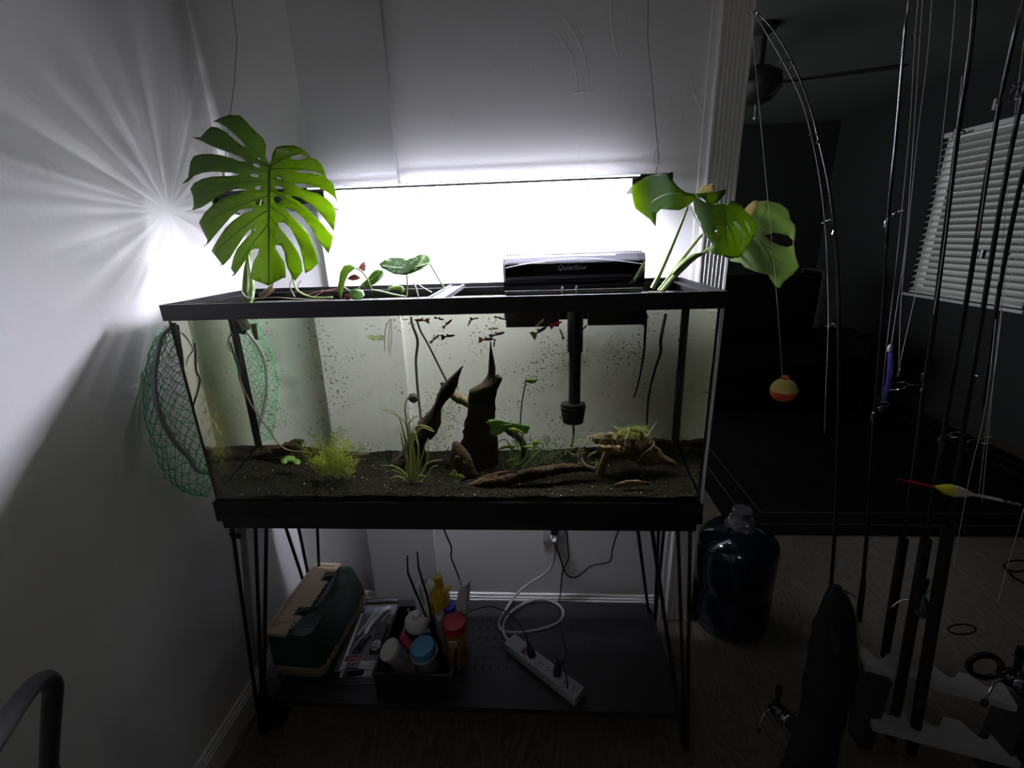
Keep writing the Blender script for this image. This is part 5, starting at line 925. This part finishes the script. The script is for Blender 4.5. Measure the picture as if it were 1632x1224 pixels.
rod('stout black rod crossing the left half of the blinds', [(1632,-20),(1618,50),(1600,130),(1583,220),(1566,320),(1550,420),(1533,520),(1512,640),(1492,760),(1474,870),(1448,1010),(1420,1180)], [-10,-10,-9.5,-9,-8,-7,-6,-5,-4,-3,-1,1], .21, .09, [(1498,696,1530,692,-4.6), (1614,140,1622,132,-9.4)], [([(1590,165),(1575,260),(1558,380)], [-9.6,-9,-8])], ((1476,860,-3),(1420,1180,1),.48), [(1587,166,-9.4), (1566,405,-7.4)])
rod('stout black rod crossing the middle of the blinds', [(1646,90),(1626,170),(1607,260),(1592,340),(1577,430),(1562,520),(1547,610),(1530,720),(1510,850),(1488,980),(1462,1120),(1446,1240)], [-10,-9.5,-9,-8.5,-8,-7,-6,-5,-4,-2.5,-1,0], .22, .1, [(1548,604,1558,606,-6), (1545,700,1580,702,-5)], [([(1640,0),(1625,120),(1612,230),(1595,420),(1572,640),(1545,760),(1520,900)], [-8]*7)], ((1512,840,-4),(1446,1240,0),.5), [(1624,149,-9.4), (1553,604,-6)])
rod('black rod furthest to the edge before the blinds', [(1650,210),(1632,270),(1614,350),(1600,420),(1588,490),(1578,560),(1566,650)], [-9,-9,-8.5,-8,-8,-7.5,-7], .13, .11, [(1600,412,1606,404,-8)], [([(1632,230),(1612,380),(1592,520),(1578,660),(1565,800)], [-7]*5)])
for u0, pts in enumerate(([(1472,-20),(1466,60),(1457,200),(1444,380),(1432,470),(1420,552)], [(1486,-20),(1478,90),(1462,220),(1446,380),(1436,480),(1432,600)], [(1524,-20),(1518,60),(1508,160),(1490,320),(1470,420),(1445,530),(1430,600)], [(1598,480),(1588,570),(1575,660),(1563,760),(1560,790)], [(1632,810),(1618,860),(1606,900),(1590,960)])):
    m = MB(); m.tube(spline([py(u, v, -5.5) for u, v in pts], 4), .022, 4)
    tag(m.build('fishing_line', M_LINE), ('thin fishing line that carries the blue lure', 'thin fishing line just right of the blue lure', 'slack fishing line slanting down to the lure hook', 'thin fishing line passing behind the yellow and white float', 'fishing line below the spring end of the float')[u0], 'fishing line')
# bobber
bo = thing('bobber', py(1249,640,1.6), 'round yellow and orange bobber hanging on a line', 'bobber'); c = py(1249,622,1.6); rb = 20.5/724*40*1.0
Mb_ = Matrix.Translation(c) @ Matrix.Rotation(math.radians(-3), 4, 'Y'); n = 14; rb = .98*(py(1270,622,1.6)-py(1229,622,1.6)).length/2
m = MB(); m.lathe([(rb*math.cos(a), rb*math.sin(a)) for a in [math.radians(x) for x in (-5,10,25,40,55,70,82,89)]], Mb_, 28); m.build('upper_half', mat('yellow_bobber', (.55,.50,.12), .3), bo)
m = MB(); m.lathe([(rb*math.cos(a), rb*math.sin(a)) for a in [math.radians(x) for x in (-89,-80,-65,-50,-35,-20,-5)]], Mb_, 28); m.build('lower_half', mat('orange_bobber', (.62,.10,.025), .3), bo)
m = MB(); m.lathe([(rb,-.1*rb),(rb*1.05,-.06*rb),(rb*1.05,-.02*rb),(rb,.02*rb)], Mb_, 28, cap=False); m.build('seam', MATS['orange_bobber'], bo)
m = MB(); m.lathe([(rb*.22,rb*.95),(rb*.26,rb*1.0),(rb*.26,rb*1.2),(rb*.18,rb*1.24)], Mb_, 14); m.build('button', mat('coral_button', (.55,.12,.06), .4), bo)
# blue lure
lu = thing('lure', py(1416,655,-5.6), 'deep blue segmented fishing lure with hooks', 'lure'); q = spline([py(u, v, -5.6) for u, v in ((1418,551),(1419,562),(1420,580),(1417,605),(1412,628),(1411,640))], 6); k = len(q)
m = MB(); m.tube(q, [.07,.1,.13,.15,.16,.17,.18,.2,.22,.24,.25,.26,.26,.26,.26,.26,.25,.25,.24,.24,.23,.22,.21,.2,.2,.19,.18,.17,.16,.14,.1][:k], 10, flat=.6); m.build('lure_body', mat('deep_blue_lure', (.02,.02,.16), .3, col2=(.05,.05,.22), noise_scale=60), lu)
m = MB(); m.lathe([(.05,0),(.17,.1),(.16,.4),(.08,.6)], Matrix.Translation(py(1417,562,-5.6)), 10); m.build('nose', mat('grey_blue_nose', (.22,.23,.3), .3), lu)
for u, v, s_ in ((1424,590,1), (1409,639,-1)): p = py(u, v, -5.7); m = MB(); m.tube(spline([p, p+Vector((.15*s_,0,-.1)), p+Vector((.4*s_,0,.02)), p+Vector((.42*s_,0,.25)), p+Vector((.3*s_,0,.3))], 4), .035, 5); m.build('hook', M_GUIDE, lu)
m = MB(); p = py(1405,651,-5.6); m.ico(p, .3, 2, sq=(.7,.3,1)); m.build('tail', mat('pale_blue_tail', (.05,.05,.14), .3), lu)
# float held across
ft = thing('float', py(1520,782,-7), 'slim fishing float with red antenna and yellow and white body', 'float'); Y_ = -7
def seg(pts, rs, nm, m_): q = [py(u, v, Y_) for u, v in pts]; mb = MB(); mb.tube(q, rs, 12); mb.build(nm, m_, ft)
seg([(1429,763),(1460,769.5),(1489,776)], [.03,.08,.1], 'antenna', mat('red_antenna', (.55,.02,.05), .35)); seg([(1488,775.5),(1494,776.5),(1500,778),(1508,780),(1516,781.5)], [.08,.13,.28,.4,.44], 'yellow_body', mat('lime_yellow_paint', (.62,.66,.03), .35))
seg([(1515,781.3),(1526,783.5),(1536,785.5),(1545,787),(1551,788.3)], [.44,.42,.33,.2,.12], 'white_body', M_WP); seg([(1550,788),(1575,793),(1596,797.5)], [.11,.12,.12], 'shaft', M_WP)
a, b = py(1596,797.5,Y_), py(1624,804,Y_); m = MB(); d = (b-a).normalized(); e = d.orthogonal().normalized(); f_ = d.cross(e); m.tube([lerp(a,b,t/80)+(e*math.cos(t*.9)+f_*math.sin(t*.9))*.08 for t in range(81)], .025, 4); m.tube([a,b], .04, 5); m.build('spring', M_GUIDE, ft)
# --- spinning reels low among the rods
def reel(label, u, v, y, s_, rot=0):
    c = py(u, v, y); M = Matrix.Translation(c) @ Matrix.Rotation(math.radians(rot), 4, 'Z') @ Matrix.Scale(s_, 4); t_ = thing('fishing_reel', c, label, 'reel')
    m = MB(); m.tube([M @ Vector(p) for p in ((0,0,2.4),(0,-.1,1.3),(.1,-.2,.6))], [.3*s_,.25*s_,.5*s_], 8); m.box(-.25,.25,-.3,.3,2.2,3.4,.1,M); m.build('reel_foot', M_ROD, t_)
    m = MB(); m.ico((0,0,0), 1, 2, M @ Matrix.Diagonal((.85,.75,.9,1))); m.build('gear_housing', M_ROD, t_)
    X = M @ Matrix.Translation((0,-.3,-.2)) @ Matrix.Rotation(math.radians(70), 4, 'X'); m = MB(); m.lathe([(.9,.5),(.95,.7),(.95,1.1),(.7,1.15),(.65,1.3),(.65,1.9),(.85,1.95),(.85,2.05),(.5,2.1)], X, 20); m.build('spool', mat('dark_chrome_spool', (.22,.22,.24), .2, metal=.9), t_)
    m = MB(); m.lathe([(.87,1.3),(.9,1.34),(.87,1.38)], X, 20); m.lathe([(.87,1.7),(.9,1.74),(.87,1.78)], X, 20); m.build('spool_rings', M_GUIDE, t_)
    m = MB(); m.tube(spline([X @ Vector(p) for p in ((-1.0,0,1.0),(-1.15,.5,1.7),(-.6,1.1,2.2),(.3,1.2,2.2),(1.05,.6,1.7),(1.0,0,1.0))], 5), .06*s_, 6); m.build('bail', M_GUIDE, t_)
    m = MB(); m.tube(spline([M @ Vector(p) for p in ((-.8,0,0),(-1.5,0,-.3),(-2.1,-.2,-1.1),(-2.4,-.3,-1.8))], 4), .1*s_, 6); m.build('crank_arm', M_GUIDE, t_)
    m = MB(); m.ico((0,0,0), .35, 2, M @ Matrix.Translation((-2.5,-.4,-2.0)) @ Matrix.Diagonal((.8,.8,1.3,1))); m.build('crank_knob', M_BLKR, t_)
reel('spinning reel with chrome bail and crank in front of the wood floor', 1236, 1128, -4, .85, 20)
reel('black spinning reel on the rods before the white rack', 1466, 960, -1, .8, -30)
reel('black spinning reel at the very edge beside the rack', 1612, 1080, -6, 1.0, 10)
# dark padded sleeve over the bent rod's handle
sl = thing('rod_sleeve', py(1310,1230,-3), 'black padded rod sleeve with silver studs and a green seam', 'rod sleeve')
m = MB(); limb(m, [(1322,932,1340,934),(1300,985,1362,975),(1290,1030,1366,1030),(1282,1080,1366,1085),(1275,1130,1352,1130),(1262,1180,1338,1180),(1240,1232,1330,1236)], [0,-.5,-1,-1.5,-2,-2.5,-3], .45, 16, .05, 71, P=py); m.build('padded_sleeve', M_GRIP, sl)
m = MB(); m.tube(spline([py(u, v, y) for u, v, y in ((1348,940,-.6),(1366,990,-1),(1369,1040,-1.4),(1366,1090,-1.9),(1352,1140,-2.4),(1344,1230,-3.2))], 5), .07, 6); m.build('green_seam', mat('dull_green_piping', (.10,.16,.03), .6), sl)
for u, v in ((1287,1040),(1286,1068),(1322,1129),(1312,1143)): m = MB(); m.ico(py(u, v, -2.8), .09, 1, sq=(1,.5,1.5)); m.build('stud', M_GUIDE, sl)
m = MB(); m.tube(spline([py(u, v, -.8) for u, v in ((1340,941),(1350,943),(1364,951),(1358,948),(1344,940))], 4), .05, 5); m.build('ring', M_GUIDE, sl)
for u, v in ((1337,1022),): m = MB(); limb(m, [(1322,996,1325,996),(1323,1015,1333,1012),(1328,1035,1340,1030),(1336,1048,1339,1046)], [-2.0]*4, .2, 10, .02, 72, P=py); m.build('window_patch', mat('grey_vinyl', (.05,.05,.055), .3), sl)
# rack with scalloped boards
M_RACK = mat('white_rack_board', (.40,.40,.41), .6)
rk = thing('rod_rack', (74, 0, ZF), 'white board rod rack with scalloped notches standing on the floor', 'rod rack')
def scallop(p, q, h, nn, dpt, w_, z, nm):
    d = (q-p); L_ = d.length; d.normalize(); nrm = Vector((-d.y, d.x, 0)); top = []
    for i in range(nn):
        a0 = (i+.18)/nn*L_; a1 = (i+.82)/nn*L_; top.append((a0, 0))
        for k in range(1, 8): t = k/8; top.append((lerp(a0,a1,t), dpt*math.sin(math.pi*t)))
        top.append((a1, 0))
    pr = [(0,0)]+top+[(L_,0),(L_,h),(0,h)]; mb = MB(); n = len(pr)
    vs = [p+d*a-nrm*b*-1*-1+Vector((0,0,zz)) for zz in (0, w_) for a, b in pr]
    fs = [tuple(range(n-1,-1,-1)), tuple(range(n, 2*n))]+[(i,(i+1)%n,n+(i+1)%n,n+i) for i in range(n)]; mb.add(vs, fs); mb.build(nm, M_RACK, rk)
zt = -20; p, q = pz(1368,1038,zt), pz(1596,1098,zt); scallop(Vector((p.x,p.y,zt)), Vector((q.x,q.y,zt)), 2.6, 4, 1.1, .75, zt, 'notched_board')
zt2 = -26; p2, q2 = pz(1372,1118,zt2), pz(1590,1172,zt2); scallop(Vector((p2.x,p2.y,zt2)), Vector((q2.x,q2.y,zt2)), 3.4, 3, 1.6, .75, zt2, 'notched_board')
for e_, f_ in ((p, p2), (q, q2)): m = MB(); m.box(min(e_.x,f_.x)-.4, max(e_.x,f_.x)+.4, min(e_.y,f_.y)-2.5, max(e_.y,f_.y), ZF, zt, .05); m.build('side_panel', mat('dark_rack_side', (.03,.03,.032), .6), rk)
# small tackle hanging on the rods
m = MB(); p = py(1497,928,-3); limb(m, [(1484,934,1489,941),(1489,922,1497,937),(1498,917,1508,931),(1507,915,1511,922)], [-3]*4, .4, 12, .1, 81, P=py)
cl = m.build('clear_lure', mat('clear_glitter_lure', (.35,.34,.32), .12, spec=.9)); tag(cl, 'clear glittery lure hanging on the rods above the rack', 'lure')
m = MB(); m.tube(spline([py(u, v, -3) for u, v in ((1486,937),(1478,945),(1470,957),(1468,972))], 4), .06, 5); m.build('green_thread', mat('green_thread', (.05,.25,.12), .5), cl)
for i, (cu, cv, ru, rv, r_, lb_) in enumerate(((1533,1003,22,8,.09,'black ring guide seen against the floor beside the rods'), (1622,902,22,9,.09,'black wire loop at the picture edge above the floor'), (1570,1062,26,18,.3,'dark coil of cord lying on the rack'))):
    m = MB(); m.tube([py(cu+ru*math.cos(t), cv+rv*math.sin(t), -1 if i != 1 else -4) for t in [k*math.pi/14 for k in range(29)]], r_, 6)
    if i == 1: m.tube([py(1602,904,-4), py(1615,920,-4), py(1640,934,-4)], .1, 6)
    tag(m.build(('ring_guide','wire_loop','cord_coil')[i], M_ROD), lb_, ('ring','loop','coil')[i])
# ------------------------------------------------------------------ the dark room beyond
# window with a horizontal blind
win = bpy.data.objects.new('window_1', None); col.objects.link(win); win.location = W3((XR, (wy0+wy1)/2, wz0)); WLOC['window_1'] = win.location.copy(); win['kind'] = 'structure'
m = MB(); m.box(XR+1.5, XR+3.2, wy0, wy0+1.4, wz0, wz1); m.box(XR+1.5, XR+3.2, wy1-1.4, wy1, wz0, wz1); m.box(XR+1.5, XR+3.2, wy0, wy1, wz0, wz0+1.4); m.box(XR+1.5, XR+3.2, wy0, wy1, wz1-1.4, wz1); m.build('window_frame', M_TRIM, win)
m = MB(); m.box(XR+2.4, XR+2.5, wy0+1.4, wy1-1.4, wz0+1.4, wz1-1.4); m.build('pane', M_GLASS, win)
m = MB(); m.box(XR-.8, XR+1.5, wy0-1, wy1+1, wz0-.8, wz0, .1); m.build('window_sill', M_TRIM, win)
M_SLAT = leaf_mat('white_blind_slat', (.8,.81,.79), (.78,.79,.77), (.8,.81,.79), .5, 5, .25)
bl = thing('window_blind', (XR+.9, (wy0+wy1)/2, wz0), 'white horizontal slat blind glowing faintly in the window of the dark room', 'blind')
m = MB(); m.box(XR-.2, XR+1.4, wy0+.2, wy1-.2, wz1-1.4, wz1-.1, .1); m.build('head_rail', M_TRIM, bl)
ns = 24; s0 = None
for i in range(ns):
    z = wz1-2.4-i*(wz1-wz0-4.2)/(ns-1)
    if s0 is None:
        m = MB(); Mx = Matrix.Translation((XR+.7, 0, z)) @ Matrix.Rotation(math.radians(-26), 4, 'Y')
        m.box(-1.0, 1.0, wy0+.4, wy1-.4, -.05, .05, .02, Mx); s0 = m.build('slat', M_SLAT, bl); zz = z
    else: o = s0.copy(); col.objects.link(o); o.parent = bl; o.location = s0.location + Vector((0,0,(z-zz)*S))
for y in (wy0+5, wy1-5): m = MB(); m.tube([(XR-.35,y,wz1-1),(XR-.35,y,wz0+1)], .05, 5); m.build('ladder_cord', M_TRIM, bl)
m = MB(); m.box(XR+.1, XR+1.3, wy0+.4, wy1-.4, wz0+.3, wz0+.9, .05); m.build('bottom_rail', M_TRIM, bl)
m = MB(); m.box(XR+90, XR+100, -60, 260, ZF-20, 66); struct(m.build('wall_outside', mat('dark_neighbour_wall', (.05,.05,.05), .9)))  # added outside to block the low sky and darken the blind's gaps
# ceiling fan
hub = pz(1208,128,56); tip = pz(1444,106,55.2); fan = thing('ceiling_fan', (hub.x, hub.y, 50), 'dark ceiling fan with one long blade in view in the dark room', 'ceiling fan')
M_FAN = mat('dark_bronze_fan', (.02,.019,.018), .4)
m = MB(); m.lathe([(.6,57),(.8,58),(.8,64),(2.5,65),(2.5,66)], Matrix.Translation((hub.x,hub.y,0)), 16); m.build('down_rod', M_FAN, fan)
m = MB(); m.lathe([(1.5,51.5),(3.0,52),(4.5,53.5),(4.8,55),(4.5,57),(2,58.5)], Matrix.Translation((hub.x,hub.y,0)), 24); m.build('motor', M_FAN, fan)
d0 = (tip-hub); d0.z = 0; L_ = d0.length; ang0 = math.atan2(d0.y, d0.x)
for k in range(3):
    Mx = Matrix.Translation((hub.x,hub.y,55.3)) @ Matrix.Rotation(ang0+k*2*math.pi/3, 4, 'Z') @ Matrix.Rotation(math.radians(8), 4, 'X')
    m = MB(); m.prism([(5,-1.2),(9,-2.2),(L_-1.5,-2.9),(L_-.3,-2.3),(L_,0),(L_-.3,2.3),(L_-1.5,2.9),(9,2.2),(5,1.2)], -.15, .15, Mx); m.box(3.5, 9, -.6, .6, -.35, -.12, .05, Mx); m.build('fan_blade', M_FAN, fan)
p = pz(1233,152,52); m = MB(); m.tube([Vector((hub.x,hub.y,51.6)), Vector((hub.x+.2,hub.y,49))], .08, 6); m.ico((hub.x+.2,hub.y,48.8), .35, 1); m.build('pull_chain', M_CHROME, fan)
# rug with faint border lines
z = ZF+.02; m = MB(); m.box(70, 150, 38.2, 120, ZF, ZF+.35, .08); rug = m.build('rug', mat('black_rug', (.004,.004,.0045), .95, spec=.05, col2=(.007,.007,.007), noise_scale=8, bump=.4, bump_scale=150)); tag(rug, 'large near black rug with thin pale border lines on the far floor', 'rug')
M_RUGL = mat('pale_rug_line', (.018,.018,.02), .9)
for pts in (((74,41),(146,41)), ((74,41),(74,117)), ((78,45),(142,45)), ((78,45),(78,113)), ((142,45),(142,113)), ((146,41),(146,117))):
    (xa_, ya_), (xb_, yb_) = pts; m = MB(); m.box(xa_-.15, xb_+.15, ya_-.15, yb_+.15, ZF+.35, ZF+.4); m.build('border_line', M_RUGL, rug)
# sofa, chair, picture, all nearly black
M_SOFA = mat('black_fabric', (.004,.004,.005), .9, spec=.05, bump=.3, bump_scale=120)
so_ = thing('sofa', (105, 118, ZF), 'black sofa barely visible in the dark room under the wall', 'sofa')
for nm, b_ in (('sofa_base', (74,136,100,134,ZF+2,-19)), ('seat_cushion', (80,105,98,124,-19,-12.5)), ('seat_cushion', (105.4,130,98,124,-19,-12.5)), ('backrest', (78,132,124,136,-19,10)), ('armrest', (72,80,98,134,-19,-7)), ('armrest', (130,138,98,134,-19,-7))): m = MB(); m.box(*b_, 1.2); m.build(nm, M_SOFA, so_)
for x, y in ((76,102),(134,102),(76,132),(134,132)): m = MB(); m.tube([(x,y,ZF+.36 if y < 119 else ZF),(x,y,ZF+3)], [.7,1], 8); m.build('foot', M_BLKR, so_)
M_CH = mat('dim_grey_fabric', (.03,.03,.03), .9, bump=.3, bump_scale=80)
xa_, xb_ = py(1313,430,123.2).x, py(1350,430,123.2).x; m = MB(); q = [(123.6,-8),(123.5,2),(123.7,10.2),(125,11.2),(135,11.2),(136.3,10.2),(136.4,2),(136.5,-4)]
m.grid(lambda a, b: (lerp(xa_, xb_, a), spline([Vector((0, *p)) for p in q], 4)[min(int(b*28), 28)].y - .25*math.sin(a*9), spline([Vector((0, *p)) for p in q], 4)[min(int(b*28), 28)].z+.2), 12, 29); o = m.build('throw_blanket', M_CH); solid(o, .5); tag(o, 'dim grey throw blanket hung over the back of the dark sofa', 'blanket')
a, b = py(1332,316,YFAR-.4), py(1361,398,YFAR-.4); m = MB(); m.box(a.x, b.x, YFAR-.8, YFAR, b.z, a.z, .05); pi = m.build('canvas_picture', mat('dim_pale_canvas', (.42,.42,.42), .8)); tag(pi, 'small pale canvas on the far dark wall beside the bent rod', 'picture')
# ------------------------------------------------------------------ bent metal tube of a chair in the near corner
ct = thing('tube_chair', py(75,1224,-19), 'chair back of bent metal tube at the lower corner by the wall', 'chair')
q = spline([py(-40,1225,-26), py(0,1166,-24), py(25,1128,-22.3), py(52,1094,-20.6), py(72,1083,-19.6), py(84,1094,-19.1), py(83,1125,-19), py(80,1180,-18.9), py(78,1226,-18.8)], 6)
q.append(Vector((q[-1].x-.2, q[-1].y, ZF))); m = MB(); m.tube(q, .5, 14); m.build('back_tube', mat('worn_black_chrome', (.07,.07,.075), .3, metal=.7), ct)
a = q[0]; m = MB(); m.tube([a, Vector((a.x-.3, a.y-.2, ZF))], .5, 12); m.build('leg', MATS['worn_black_chrome'], ct)
